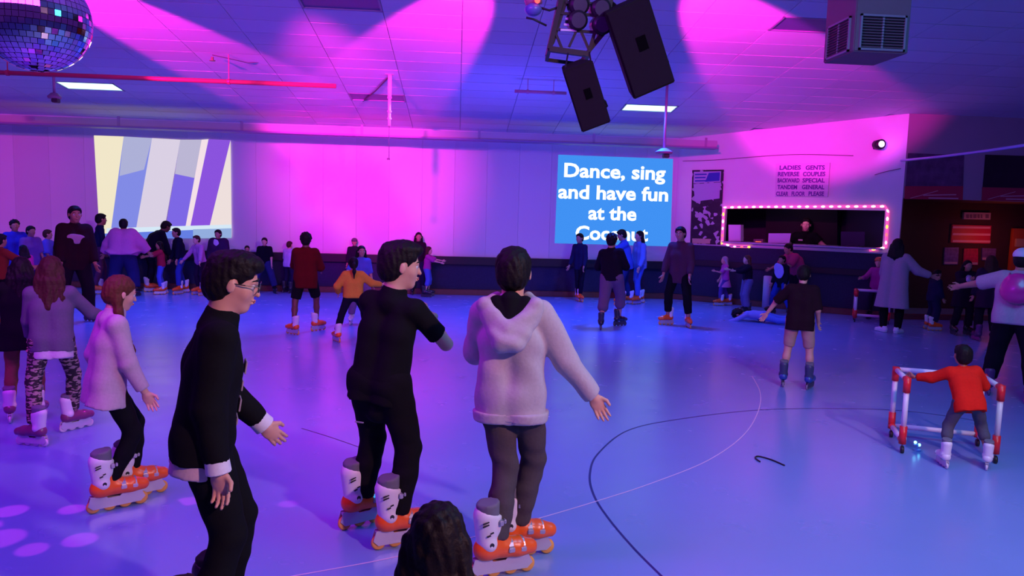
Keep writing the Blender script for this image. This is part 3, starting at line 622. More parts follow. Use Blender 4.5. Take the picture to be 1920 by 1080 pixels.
        if sl <= .55: 
            if sl > 0: t = sl / .5; T.append(('cf', A_, A_ + (E_ - A_) * min(t, 1), r1, r1 + (r2 - r1) * t + .004, .022))
        else:
            t = (sl - .5) / .5; T += [('c', A_, E_, r1, r2, .022), ('cf', E_, E_ + (W_ - E_) * t, r2, r2 + (r3 - r2) * t, .015)]
    T.append(('p', -up, Pv - up * hemd))
    T.append(('c', N - up2 * .03 * S - fw * .004 * S, N + up2 * .004 * S + fw * .004 * S, .050 * S, nr * 1.30, .02)); T.append(('-e', N + up2 * .052 * S + fw * .016 * S, (.05 * S, .05 * S, .032 * S), np.stack([lat, fw, up2], 1), .004))
    if lod < 2: T.append(('n', sh.get('fold', .0035), 24, 20, 17, len(label) % 7))
    shm = blob_mesh('shirt', [(T, vc)], cloth(sh['col'])); shirt_o = ob(sh.get('name', 'shirt'), shm, root)
    if 'lab' in sh: shirt_o['label'] = sh['lab']
    if sh.get('under'):   # paler shirt tail under the top
        U = []
        for s in (-1, 1): U.append(('cf', Pv + up * .03 + lat * s * .045 * f, Pv - up * (hemd + .055) + lat * s * (.047 * f + sh['flare'] * .6), .060 * f + e_ * .6, .060 * f + e_ * .7 + sh['flare'], .03))
        ob('undershirt', blob_mesh('undershirt', [(U, vc)], cloth(sh['under'])), root)
    if sh.get('cuffs'):
        for n in ('L', 'R'):
            d = nrm(J['W' + n] - J['E' + n]); ob('cuff', blob_mesh('cuff', [([('cf', J['W' + n] - d * .04, J['W' + n] + d * .012, .019 * f + e_ * .75, .020 * f + e_ * .8, .01)], vf)], cloth(sh['cuffs'])), root)
    # trousers
    if pants is not None:
        pt = dict(col=(.01, .01, .012), len=1.0, loose=.008); pt.update(pants); e_ = pt['loose']; T = []
        for s, n in ((-1, 'L'), (1, 'R')):
            H_, K_, A_ = J['H' + n], J['K' + n], J['A' + n]; T.append(('c', Pv + lat * s * .04 * f + up * .02 * S, Pv + lat * s * .045 * f - up * .01 * S, .056 * f + e_ * .5, .060 * f + e_ * .5, .03))
            T.append(('c', H_ * .9 + Pv * .1, H_ - V3((0, 0, .02)) * S + (-fw) * .006 * S, .055 * f + e_ * .6, .056 * f + e_ * .6, .03))
            l_ = pt['len']; kr, ar = .037 * f + e_, .024 * f + e_ * 1.2
            if l_ <= .5: T.append(('cf', H_, H_ + (K_ - H_) * min(1, l_ / .5), .057 * f + e_, kr + (1 - l_ / .5) * .018 * f + .003, .03))
            else:
                t = (l_ - .5) / .5; Ae = A_ + V3((0, 0, .03 if sk > .05 else 0)); Mc = K_ * .6 + A_ * .4; T += [('c', H_, K_, .057 * f + e_, kr, .03), ('c', K_, Mc, kr, .036 * f + e_, .015), ('cf', Mc, Mc + (Ae - Mc) * min(1, max(.1, (t - .4) / .6)), .036 * f + e_, ar + .006, .015)]
        if lod < 2: T.append(('n', pt.get('fold', .003), 22, 18, 30, 2))
        if pt.get('low'): T.insert(0, ('c', Pv - V3((0, 0, .02 * S)), Pv - V3((0, 0, pt['low'] * S)), .06 * f, .05 * f, .03))
        ob('trousers' if pt['len'] > .6 else 'shorts', blob_mesh('trousers', [(T, vc)], pt.get('mat') or cloth(pt['col'])), root)
    if sh.get('skirt'):
        c_, l_ = sh['skirt']; T = [('cf', Pv + up * .02 * S, Pv - V3((0, 0, l_ * S)), .095 * f, .15 * f, .02)]; ob('skirt', blob_mesh('skirt', [(T, vc)], cloth(c_)), root)
    # hair or headgear
    st, hc = hair[0], hair[1]; hm = mat('hair_' + hc, HAIRC[hc], 0.6, noise=0.4, nscale=55, bump=0.5, spec=0.2); HP = []
    def hl(c, r, k=.05): HP.append(el(c, r, k))
    hl((0, -.09, .16), (.375, .43, .395)); hl((0, -.20, -.06), (.345, .33, .34), .10)
    if st in ('quiff', 'short', 'cap', 'hat', 'helmet'): pass
    cutp = ('p', Rh @ nrm((0, .80, -.62)), hp(0, .18, .10))
    HP.append(cutp); HP.append(('p', Rh @ V3((0, .15, -1.0)), hp(0, 0, -.37)))
    HP.append(el((-.36, .03, -.03), (.08, .10, .14), .03, '-e')); HP.append(el((.36, .03, -.03), (.08, .10, .14), .03, '-e'))
    if st == 'quiff':
        for c, r in (((-.10, .22, .36), (.20, .20, .15)), ((.12, .24, .37), (.19, .19, .15)), ((0, .05, .44), (.28, .26, .14)), ((-.2, .0, .36), (.16, .24, .16)), ((.2, .0, .36), (.16, .24, .16)), ((0, -.28, .30), (.26, .20, .2)), ((.24, .14, .22), (.10, .16, .12)), ((-.24, .14, .22), (.10, .16, .12))): hl(c, r, .06)
    if st == 'short':
        for c, r in (((-.12, .20, .34), (.17, .15, .11)), ((.10, .22, .34), (.18, .15, .11)), ((0, .0, .44), (.24, .24, .10)), ((.25, .10, .20), (.09, .15, .13)), ((-.25, .10, .20), (.09, .15, .13))): hl(c, r, .06)
    if st in ('afro', 'curly'):
        for i in range(26):
            a = i * 2.4; z = 1 - 1.25 * (i + .5) / 26; q = math.sqrt(max(0, 1 - z * z)); x, y = q * math.cos(a), q * math.sin(a)
            if y > .45 and z < .35: continue
            hl((x * .33, -.08 + y * .38, .16 + z * .36), (.12,) * 3, .04)
    if st in ('long', 'pony', 'braid', 'bun', 'bob'):
        HP.pop(); HP.pop()
    ext_p = []
    if st == 'bun': hl((0, -.52, .30), (.16, .15, .15), .04)
    def strand(pts, rs, k=.04):
        for i in range(len(pts) - 1): HP.append(('c', pts[i], pts[i + 1], rs[i], rs[i + 1], k * hh * 4))
    dn = V3((0, 0, -1)); bk = Rh @ V3((0, -1, 0)); bkc = -fw
    if st == 'pony':
        a = hp(0, -.50, .18); l_ = hair[2] if len(hair) > 2 else 1.0
        strand([a, a + (bk * .35 + dn * .25) * hh, a + (bk * .45 + dn * .9 * l_) * hh, a + (bk * .32 + dn * 1.6 * l_) * hh], [.10 * hh, .13 * hh, .12 * hh, .04 * hh])
    if st == 'long' or st == 'bob':
        l_ = (hair[2] if len(hair) > 2 else 1.0) * (1 if st == 'long' else .35); rt = Rh @ V3((1, 0, 0))
        for x in (-.33, -.17, 0, .17, .33):
            a = hp(x, -.22 - .12 * (1 - abs(x) * 4), 0.0); e1 = hp(x * 1.1, -.30 - .1 * (1 - abs(x) * 4), -.45); e2 = e1 + (dn * 1.0 * l_ + bkc * .10 + rt * x * .2) * hh; e3 = e2 + (dn * .7 * l_ + rt * x * .1) * hh
            strand([a, e1, e2, e3], [.16 * hh, .17 * hh, .16 * hh, .06 * hh], .02)
    if st == 'braid':
        sgn = 1; rt = Rh @ V3((1, 0, 0)) * sgn; a = hp(.28 * sgn, -.12, -.2); pts = [a, a + (dn * .35 + rt * .06) * hh, a + (dn * .8 + rt * .06 + fw * .10) * hh, a + (dn * 1.5 + fw * .35) * hh, a + (dn * 2.0 + fw * .4) * hh]
        strand(pts, [.12 * hh, .10 * hh, .085 * hh, .075 * hh, .03 * hh]); 
        for t in np.linspace(0, 1, 9):
            q = pts[1] * (1 - t) + pts[3] * t; HP.append(('e', q, (.10 * hh, .10 * hh, .06 * hh), Rh, .01))
    if lod < 2: HP.append(('n', .0022 if st not in ('long', 'pony') else .003, 160, 120, 40, 1.0))
    if st != 'bald' and st != 'helmet':
        if st in ('short',) and len(hair) > 2: pass
        ob('hair', blob_mesh('hair', [(HP, vh * 1.1)], hm), root)
    if st in ('cap', 'helmet', 'hat') or (len(hair) > 3 and hair[3] == 'cap'):
        cc = hair[-1] if isinstance(hair[-1], tuple) else (.7, .65, .72); cm = mat('headgear_%.2f_%.2f_%.2f' % cc, cc, .5 if st != 'helmet' else .25)
        Q = [el((0, -.06, .20), (.41, .47, .37), .02), ('p', Rh @ V3((0, .12, -1.0)), hp(0, 0, .16 if st != 'helmet' else .08))]
        c_o = ob('helmet' if st == 'helmet' else 'cap', blob_mesh('cap', [(Q, vh)], cm), root)
        if st != 'helmet':
            Q = [el((0, .42, .19), (.27, .28, .035), .01)]; ob('brim', blob_mesh('brim', [(Q, min(vh, .006))], cm), c_o)
    # skates or shoes
    for n in ('L', 'R'):
        x, y, lift, fy, pit = J['F' + n]
        if shoes is None: continue
        if isinstance(shoes, tuple): add_shoe(root, shoes, (x, y, lift), fy, S / 1.7)
        else: add_skate(root, shoes, (x, y - 0.0, lift), fy, R(pit), 0, skate_s * max(.62, min(1.12, .66 + S * .28) if lod == 0 else min(.92, .52 + S * .24)), lod)
    if extra: extra(root, J, S)
    return root, J
# ------------------------------------------------------------------ people: the near skaters
BLK = (.008, .008, .010)
GREYH = (.50, .44, .48)
def hoodie_extra(root, J, S):
    N, up2, fw, lat = J['N'], J['up2'], J['fw'], J['lat']
    G = cloth(GREYH)
    # hood lying on the back: two rims meeting in a V, dark lining between them, pouch below
    P = []
    V_ = N - fw * .088 * S - up2 * .078 * S
    for s in (-1, 1):
        P += [('c', N + lat * s * .050 * S + up2 * .020 * S + fw * .02 * S, N + lat * s * .082 * S - fw * .045 * S - up2 * .004 * S, .016 * S, .022 * S, .03),
              ('c', N + lat * s * .082 * S - fw * .045 * S - up2 * .004 * S, V_, .024 * S, .024 * S, .02),
              ('c', N + lat * s * .070 * S - fw * .050 * S - up2 * .04 * S, V_ - up2 * .035 * S + lat * s * .02 * S, .026 * S, .036 * S, .03)]
    P += [('n', .004, 30, 30, 38, 3)]
    ob('hood', blob_mesh('hood', [(P, .008)], G), root)
    Q = [('c', N - fw * .040 * S + lat * s * .045 * S + up2 * .002 * S, V_ + fw * .012 * S + up2 * .022 * S, .026 * S, .016 * S, .01) for s in (-1, 1)] + [('c', N - fw * .040 * S + up2 * .006 * S, V_ + fw * .016 * S + up2 * .030 * S, .036 * S, .016 * S, .01)]
    ob('hood_lining', blob_mesh('hood_lining', [(Q, .008)], cloth(BLK)), root)
    C_ = [('c', N + lat * s * .022 * S - up2 * .0 * S - fw * .022 * S, N + lat * s * .022 * S + fw * .02 * S + up2 * .006 * S, .022 * S, .020 * S, .02) for s in (-1, 1)]
    C_.append(('p', up2, N + up2 * .020 * S)); ob('collar', blob_mesh('collar', [(C_, .008)], cloth((.75, .7, .75))), root)
    up = J['up']; P = []
    for s in (-1, 1): P.append(('cf', J['P'] - up * .045 * S + lat * s * .046 * S, J['P'] - up * .085 * S + lat * s * .046 * S, .079 * S, .074 * S, .03))
    P.append(('p', up, J['P'] - up * .050 * S)); ob('hem_band', blob_mesh('hem_band', [(P, .010)], G), root)
    for n in 'LR':
        d = nrm(J['W' + n] - J['E' + n]); ob('cuff', blob_mesh('cuff', [([('cf', J['W' + n] - d * .05, J['W' + n] + d * .0, .026 * S, .024 * S, .01)], .007)], G), root)
person('boy with his back turned in a pale grey hooded jacket, one arm held out', (948, 1062), (965, 463), face=6, hs=1.14, fat=.88, shw=.88, skin='light', hair=('short', 'black'),
       shirt=dict(name='jacket', col=GREYH, sleeve=.98, hem=.075, loose=.030, fold=.006, flare=.002), pants=dict(col=(.085, .07, .075), loose=.014, fold=.005), shoes='orange',
       feet=(((930, 1080), -62), ((968, 1042), -70)), armR=((.62, .06, -1), (.78, .18, -1), (.5, .1, -1)), armL=((.22, .5, -.8), (-.25, 1, .15)), lean=2, side=-1, head=(2, 2, 0), hip=(-0.0, .02), extra=hoodie_extra)
def black_boy_extra(root, J, S):
    bm = B(); P_ = J['P'] - J['up'] * .10 * S - J['fw'] * .085 * S + J['lat'] * .0; box(bm, Vector(P_ - J['up'] * .05), (.05, .008, .006)); obm('label_tag', bm, mat('tag_grey', (.3, .3, .3), .5), root)
person('boy with thick dark hair in black tee and black trousers, arms folded', (722, 1006), (768, 452), face=30, hs=1.14, fat=.90, skin='light', hair=('quiff', 'black'),
       shirt=dict(col=BLK, sleeve=.36, hem=.07, loose=.012), pants=dict(col=BLK, loose=.019, low=.10), leg=.95, shoes='orange', feet=(((678, 985), -32), ((745, 1024), -44)),
       armR=((.46, .62, -.80), (-.70, .50, .60), (-.95, .2, .1)), armL=((.25, .55, -.8), (-.7, .7, .3), (-1, .1, .1)), lean=7, side=6, head=(52, 4, 0), hip=(-.03, -.03), extra=black_boy_extra, shw=.84)
def glasses_extra(root, J, S):
    hh, Rh, Hd = J['hh'], J['Rh'], J['Hd']
    def hp(x, y, z): return Vector(Hd + Rh @ V3((x, y, z)) * hh)
    bm = B()
    for s in (-1, 1):
        c = hp(s * .15, .42, .01); pts = [c + Vector(Rh @ V3((math.cos(a) * .11, 0, math.sin(a) * .08)) * hh) for a in np.linspace(0, 2 * PI, 15)]; tube(bm, pts, .0022, 6); tube(bm, [hp(s * .26, .41, .03), hp(s * .34, .2, .03), hp(s * .36, -.05, .02)], .0022, 6)
    tube(bm, [hp(-.04, .43, .03), hp(.04, .43, .03)], .0022, 6); obm('glasses', bm, mat('glasses_black', (.01, .01, .01), .3), root)
    bm = B()
    for i, (dx, dz, w_, h_) in enumerate(((.02, .02, .09, .05), (-.02, -.06, .11, .04), (.03, -.13, .08, .05), (.0, -.2, .1, .03))):
        c = J['C'] + J['fw'] * .075 * S + J['up'] * dz + J['lat'] * dx; box(bm, Vector(c), (w_, .006, h_), Matrix((J['lat'], J['fw'], J['up'])).transposed(), bev=.002)
    obm('shirt_print', bm, mat('print_pale', (.45, .36, .42), .7), root, label='pale print on the chest', kind='stuff')
person('dark-haired person with glasses in a black sweater with white cuffs, striding right', (415, 1228), (418, 470), face=88, skin='light', hair=('quiff', 'black'),
       shirt=dict(name='sweater', col=BLK, sleeve=.93, hem=.055, loose=.022, under=(.62, .45, .52), cuffs=(.78, .74, .82)), pants=dict(col=BLK, loose=.012), shoes='black', leg=1.06,
       feet=((-.10, .02, 0), (.10, -.10, 0)), armR=((.10, -.15, -1), (.08, .12, -1)), armL=((.10, .12, -1), (.05, .75, -.85)), lean=9, head=(8, 12, 0), hip=(0, -.06), extra=glasses_extra, ext=.965)
person('girl with a reddish braid in a pale pink-grey top and black leggings', (222, 945), (238, 516), face=78, skin='light', hair=('braid', 'auburn'), hs=1.08,
       shirt=dict(name='sweatshirt', col=(.50, .38, .43), sleeve=.93, hem=.10, loose=.016, flare=.022), pants=dict(col=BLK, loose=.004), shoes='orange',
       feet=((-.05, .10, 0), (.07, -.05, 0)), armR=((.16, .20, -1), (.12, .45, -1)), armL=((.3, -.3, -1), (.2, .3, -1)), lean=7, head=(0, 14, 0), hip=(0, -.05), ext=.955)
camo = mat('patterned_leggings', (.1, .08, .08), .8)
nt = camo.node_tree; b = nt.nodes['Principled BSDF']; tc = nt.nodes.new('ShaderNodeTexCoord'); mp = nt.nodes.new('ShaderNodeMapping'); mp.inputs['Scale'].default_value = (14, 14, 42)
vo = nt.nodes.new('ShaderNodeTexNoise'); vo.inputs['Scale'].default_value = 1.6; cr = nt.nodes.new('ShaderNodeValToRGB'); cr.color_ramp.interpolation = 'CONSTANT'
cr.color_ramp.elements[0].color = (.02, .012, .015, 1); cr.color_ramp.elements[1].position = .52; cr.color_ramp.elements[1].color = (.36, .26, .22, 1)
nt.links.new(tc.outputs['Object'], mp.inputs[0]); nt.links.new(mp.outputs[0], vo.inputs['Vector']); nt.links.new(vo.outputs['Fac'], cr.inputs[0]); nt.links.new(cr.outputs[0], b.inputs['Base Color'])
person('girl with long brown hair in a grey top and dark patterned leggings', (104, 822), (100, 481), face=12, skin='light', hair=('long', 'brown', 1.0), hs=1.08,
       shirt=dict(name='top', col=(.13, .11, .16), sleeve=.9, hem=.07, loose=.014, under=(.6, .5, .58)), pants=dict(col=(.1, .1, .1), loose=.006, mat=camo), shoes='plum',
       feet=(((66, 836), 60), ((138, 806), -50)), armR=((.55, .5, -.8), (.6, .8, -.3)), armL=((.2, .3, -1), (.1, .5, -.8)), lean=5, head=(5, 6, 0))
person('girl with long black hair in a black jacket and tan leggings', (48, 788), (56, 482), face=10, skin='mid', hair=('long', 'black', 1.3), hs=1.08,
       shirt=dict(name='jacket', col=BLK, sleeve=.95, hem=.13, loose=.024), pants=dict(col=(.26, .10, .06), loose=.004), shoes='plum',
       armL=((.5, .6, -.7), (.6, .9, -.2)), armR=((.2, .3, -1), (.1, .5, -.8)), lean=6, head=(0, 8, 0))
# a small child in the foreground, only the top of the head in the picture
g = at_d(818, 1008, 1.75); g.z = 0
person('dark-haired child at the very front, only the crown of the head in view', g, S=1.10, face=10, skin='mid', hair=('long', 'black', .9), hs=1.22, shirt=dict(col=(.1, .1, .16), sleeve=.5), pants=dict(col=(.03, .03, .06)), shoes=(.3, .3, .35), lean=2, lod=0)
# ---- skating aids made of plastic pipe
def walker(label, g, yaw, w_, d_, h_, r=.021, col=(.78, .72, .80)):
    t = empty('skating_aid', g, label=label, category='skating aid'); t.rotation_euler = (0, 0, yaw)
    pm = mat('pvc_white', col, .35); rm = mat('fitting_red', (.75, .02, .03), .35); cm = mat('caster_black', (.02, .02, .02), .4)
    zl = .10
    def pp(a, b_, nme='pipe', m_=pm, rr=r):
        a = Vector(a); b_ = Vector(b_); c = (a + b_) / 2; bm = B(); cyl(bm, a - c, b_ - c, rr, n=14); return obm(nme, bm, m_, t, True, c)
    X, Y = w_ / 2, d_ / 2
    for sx in (-1, 1):
        pp((sx * X, -Y, zl + .06), (sx * X, -Y, h_ - .05), 'upright'); pp((sx * X, Y, zl + .06), (sx * X, Y, h_ - .05), 'upright')
        pp((sx * X, -Y, h_), (sx * X, Y, h_), 'hand_rail'); pp((sx * X, -Y, zl), (sx * X, Y, zl), 'side_rail')
        for sy in (-1, 1):
            for z0, z1 in ((h_ - .10, h_ + .022), (zl - .025, zl + .12)):
                bm = B(); cyl(bm, (0, 0, z0), (0, 0, z1), r * 1.35, n=14); cyl(bm, (0, 0, (h_ if z0 > .3 else zl)), (0, -sy * .06, (h_ if z0 > .3 else zl)), r * 1.3, n=14); obm('fitting', bm, rm, t, True, (sx * X, sy * Y, 0), label='red corner fitting')
            bm = B(); cyl(bm, (0, 0, .05), (0, 0, zl - .02), .008, n=8); fk = obm('caster_fork', bm, mat('steel', (.4, .4, .45), .3, .8), t, False, (sx * X, sy * Y, 0))
            bm = B(); cyl(bm, (-.011, 0, 0), (.011, 0, 0), .030, n=16); obm('caster_wheel', bm, cm, fk, True, (0, -.012, .030))
    pp((-X, Y, zl), (X, Y, zl), 'cross_rail'); pp((-X, Y, h_), (X, Y, h_), 'cross_rail')
    return t
gA = floor_at(1762, 842); az = math.atan2(gA.x, gA.y)
walker('white pipe skating aid with red corner fittings pushed by the toddler in red', gA, -az + R(14), .66, .46, .60)
person('toddler in a red top leaning on a white pipe skating aid', (1803, 872), (1778, 645), face=-14, skin='tan', hair=('short', 'black'), hs=1.30,
       shirt=dict(col=(.75, .02, .012), sleeve=.9, hem=.085, loose=.018), pants=dict(col=(.09, .09, .12), loose=.008, len=.8), shoes='white', skate_s=.85,
       feet=(((1768, 874), 10), ((1850, 878), -16)), armL=((.75, .55, -.45), (.7, .5, -.12), (.4, .9, 0)), armR=((.55, .35, -.7), (.25, .75, -.25), (0, 1, 0)), lean=26, side=-8, head=(-12, -10, 0), ext=.93, hip=(.0, -.04))
# blue-lit pair of tiny lights on the toddler's skate / aid
bm = B()
p = at_d(1720, 832, 5.9)
t = empty('light_up_toy', (p.x, p.y, 0.001), label='tiny pair of glowing blue lights low beside the toddler in red', category='light')
for i, dx in enumerate((-.018, .018)):
    bm = B(); bmesh.ops.create_uvsphere(bm, u_segments=10, v_segments=8, radius=.012); obm('lamp', bm, emat('blue_led', (.15, .75, 1), 6), t, True, (dx, 0, p.z - dx * .6))
bm = B(); cyl(bm, (0, 0, 0), (0, 0, p.z - .012), .008, n=8); cyl(bm, (0, 0, 0), (0, 0, .012), .03, n=12); box(bm, (0, 0, p.z - .01), (.06, .014, .008)); obm('stalk', bm, mat('clear_plastic_blue', (.2, .35, .8), .2), t)
# ------------------------------------------------------------------ projected pictures on the far wall
def wallpt(px, py, off=0.02): return at_y(px, py, YW - 0.015 - off)
t = empty('projected_picture', wallpt(305, 440, .02), label='left projected picture of slanting pale and violet bands on the far wall', category='projection')
o_ = Vector(t.location)
bands = [([(176, 254), (232, 256), (206, 446), (187, 445)], (.93, .84, .62), 1.0), ([(232, 256), (285, 259), (252, 447), (206, 446)], (.26, .30, .92), .9), ([(232, 256), (285, 259), (270, 318), (224, 330)], (.52, .54, .84), .85),
         ([(285, 259), (338, 262), (305, 447), (252, 447)], (.78, .70, .86), .95), ([(338, 262), (378, 262), (364, 334), (328, 326)], (.62, .58, .82), .85), ([(328, 326), (366, 334), (348, 424), (311, 424)], (.24, .16, .92), .9),
         ([(378, 262), (391, 261), (357, 424), (348, 424)], (.95, .78, .85), 1.0), ([(391, 261), (432, 263), (393, 424), (357, 424)], (.30, .10, .85), .9), ([(432, 263), (434, 445), (393, 445), (393, 424)], (.95, .82, .80), .95),
         ([(200, 428), (434, 421), (434, 429), (200, 438)], (.70, .85, .98), 1.0), ([(196, 438), (362, 431), (362, 447), (190, 447)], (.16, .26, .95), .85), ([(362, 430), (434, 428), (434, 446), (362, 447)], (.36, .52, .90), .85)]
for i, (ps, c, s_) in enumerate(bands):
    bm = B(); prism(bm, [wallpt(x, y, .004 + .0025 * i) - o_ for x, y in ps], (0, .0022, 0)); obm('colour_band', bm, emat('picture_light_%d' % i, c, s_ * .95), t)
t = empty('projected_lyrics', wallpt(1150, 460, .02), label='right projected blue screen with white song words on the far wall', category='projection'); o_ = Vector(t.location)
bm = B(); prism(bm, [wallpt(x, y, .004) - o_ for x, y in ((1047, 290), (1262, 298), (1257, 462), (1040, 456))], (0, .003, 0)); obm('screen_field', bm, emat('lyric_blue', (.055, .30, .95), .95), t)
tw = emat('lyric_white', (.92, 1.0, 1.0), 1.5)
for s_, xc, yb, wd_px in (('Dance, sing', 1153, 334, 190), ('and have fun', 1150, 374, 206), ('at the', 1148, 412, 90), ('Coconut', 1147, 450, 136)):
    p = wallpt(xc, yb, .014); wl_ = wallpt(xc - wd_px / 2, yb, .014); wr_ = wallpt(xc + wd_px / 2, yb, .014)
    me = text_mesh(s_, .50, offset=.013, extrude=.002); xs = [v.co.x for v in me.vertices]; k = (wr_.x - wl_.x) / (max(xs) - min(xs)); mid = (max(xs) + min(xs)) / 2
    for v in me.vertices: v.co.x = (v.co.x - mid) * k; v.co.y *= .86
    me.materials.append(tw); o = ob('lyric_line', me, t, p - o_); o.rotation_euler = (PI / 2, 0, 0)
# ------------------------------------------------------------------ poster, sign, booth on the angled wall
def wtext(s_, par, px, py, size, m_, off, wpx=None, offs=.0, base=None, sy=1.0):
    p = W(px, py, off); me = text_mesh(s_, size, offset=offs, extrude=.001)
    if wpx:
        a = W(px - wpx / 2, py, off); b_ = W(px + wpx / 2, py, off); xs = [v.co.x for v in me.vertices]; k = (b_ - a).length / (max(xs) - min(xs))
        for v in me.vertices: v.co.x *= k; v.co.y *= sy
    me.materials.append(m_); o = ob('lettering', me, par, p - base); o.rotation_euler = (Rw @ Matrix(((1, 0, 0), (0, 0, -1), (0, 1, 0)))).to_euler(); return o
def wquad(bm, px4, off, th=.004, base=Vector()): prism(bm, [W(x, y, off) - base for x, y in px4], wn * -th)
b0 = W(1322, 455, .0)
t = empty('crowd_poster', b0, label='tall dark poster of a crowd with a blue header, left of the booth window', category='poster')
bm = B(); wquad(bm, [(1298, 319), (1357, 318), (1350, 460), (1294, 458)], .02, .018, b0)
pm_ = mat('poster_crowd', (.05, .05, .08), .5); nt = pm_.node_tree; b = nt.nodes['Principled BSDF']; tc = nt.nodes.new('ShaderNodeTexCoord'); vo = nt.nodes.new('ShaderNodeTexVoronoi'); vo.inputs['Scale'].default_value = 13
cr = nt.nodes.new('ShaderNodeValToRGB'); cr.color_ramp.interpolation = 'CONSTANT'; cr.color_ramp.elements[0].color = (.012, .012, .02, 1); cr.color_ramp.elements[1].position = .55; cr.color_ramp.elements[1].color = (.42, .44, .55, 1); e_ = cr.color_ramp.elements.new(.78); e_.color = (.02, .02, .03, 1)
sp = nt.nodes.new('ShaderNodeSeparateColor'); nt.links.new(tc.outputs['Object'], vo.inputs['Vector']); nt.links.new(vo.outputs['Color'], sp.inputs[0]); nt.links.new(sp.outputs[0], cr.inputs[0]); nt.links.new(cr.outputs[0], b.inputs['Base Color'])
obm('poster_sheet', bm, pm_, t)
bm = B(); wquad(bm, [(1301, 322), (1352, 321), (1351, 341), (1300, 344)], .024, .003, b0); wquad(bm, [(1300, 345), (1350, 342), (1349, 372), (1303, 378)], .024, .003, b0); obm('poster_header', bm, mat('poster_pale', (.42, .44, .62), .5), t, kind='stuff')
bm = B(); wquad(bm, [(1329, 324), (1350, 323), (1349, 339), (1322, 341)], .026, .003, b0); obm('header_block', bm, mat('poster_blue', (.02, .05, .40), .5), t)
for y_, w_ in ((328, 22), (334, 20), (340, 22)):
    bm = B(); wquad(bm, [(1303, y_ - 2), (1303 + w_, y_ - 2.5), (1303 + w_, y_), (1303, y_ + .5)], .027, .002, b0); obm('header_line', bm, mat('poster_blue', (.02, .05, .40), .5), t)
bm = B(); wquad(bm, [(1298, 447), (1332, 448), (1331, 457), (1298, 456)], .026, .003, b0); obm('caption_strip', bm, mat('poster_cream', (.50, .45, .30), .5), t)
b0 = W(1503, 370, 0)
t = empty('notice_board', b0, label='pink-lit white letter board of skating calls above the booth window', category='sign')
bm = B(); wquad(bm, [(1455, 307), (1556, 305), (1552, 369), (1453, 368)], .05, .045, b0); obm('board', bm, mat('letter_board', (.72, .66, .74), .5), t)
bm = B(); ltm = mat('letter_violet', (.10, .03, .30), .6)
for y in (320.5, 332.5, 345, 357): bb = B(); wquad(bb, [(1455, y), (1554, y - .5), (1554, y + .6), (1455, y + 1.1)], .056, .006, b0); obm('letter_rail', bb, mat('rail_pale', (.8, .75, .82), .4), t)
bm.free()
for s_, y, xc, w_ in (('LADIES', 318, 1481, 40), ('GENTS', 318, 1528, 36), ('REVERSE', 330, 1478, 40), ('COUPLES', 330, 1526, 42), ('BACKWARD', 342, 1478, 41), ('SPECIAL', 342, 1525, 42), ('TANDEM', 354.5, 1476, 37), ('GENERAL', 354.5, 1524, 42), ('CLEAR', 367, 1466, 23), ('FLOOR', 367, 1496, 25), ('PLEASE', 367, 1530, 29)):
    wtext(s_, t, xc, y, .12, ltm, .054, w_, .004, b0)
# booth
bt = mat('booth_dark', (.035, .020, .05), .8); bl = mat('booth_black', (.006, .004, .006), .8)
P0 = wp(a0, -.15, 0); P1 = wp(a1, -.15, 0); Q1 = P1 + Vector((0, 1.7, 0)); Q1.x = C2.x - .15 if P1.x > C2.x - .15 else P1.x; Q0 = P0 + Vector((0.4, 1.9, 0))
bm = B()
for A_, B_ in ((P0, Q0), (Q0, Q1), (Q1, P1)): quad(bm, [A_ + Vector((0, 0, .5)), B_ + Vector((0, 0, .5)), B_ + Vector((0, 0, 2.9)), A_ + Vector((0, 0, 2.9))])
quad(bm, [P0 + Vector((0, 0, 2.9)), Q0 + Vector((0, 0, 2.9)), Q1 + Vector((0, 0, 2.9)), P1 + Vector((0, 0, 2.9))])
bmesh.ops.solidify(bm, geom=bm.faces[:], thickness=.04) if False else None
obm('wall_booth', bm, bt, kind='structure', label='dark inner walls of the booth')
def bp_(px, py, dep_): return W(px, py, -dep_)
bm = B(); prism(bm, [bp_(x, y, 1.1) for x, y in ((1436, 380), (1570, 380), (1570, 475), (1436, 475))], wn * -.03); obm('door_1', bm, bl, kind='structure', label='black doorway inside the booth')
bm = B(); wbox(bm, a0 - .02, a1 + .02, zb - .03, zb, .10, -.45, bev=.004); obm('window_sill', bm, mat('sill_pale', (.5, .47, .6), .4), wall_right, label='pale booth counter edge')
# things in the booth
def lab_box(name, label, cat, px4, dep_, th, m_, part):
    cxm = sum(q[0] for q in px4) / 4; bmx = max(q[1] for q in px4); b0 = bp_(cxm, bmx, dep_); b0.z = zb + .0005
    t = empty(name, b0, label=label, category=cat); bm = B(); ps = [bp_(x, y, dep_) - b0 for x, y in px4]
    zmin = min(p.z for p in ps); 
    for p in ps: p.z -= zmin
    prism(bm, ps, wn * -th); obm(part, bm, m_, t); return t, b0
t, b0 = lab_box('white_cabinet_box', 'pale upright box at the left end of the booth counter', 'box', [(1366, 419), (1389, 419), (1389, 450), (1366, 450)], .08, .22, mat('box_white', (.62, .60, .78), .5), 'box_body')
bm = B(); prism(bm, [bp_(x, y, .075) - b0 - Vector((0, 0, (bp_(1366, 450, .08) - b0).z)) for x, y in ((1368, 421), (1387, 421), (1387, 448), (1368, 448))], wn * .004); obm('box_door', bm, mat('box_white_door', (.70, .68, .85), .4), t)
t, b0 = lab_box('laptop', 'open laptop seen from the back of its pale lid in the booth', 'laptop', [(1441, 439), (1483, 439), (1480, 457), (1440, 457)], .12, .012, mat('laptop_lid', (.60, .55, .80), .35), 'lid')
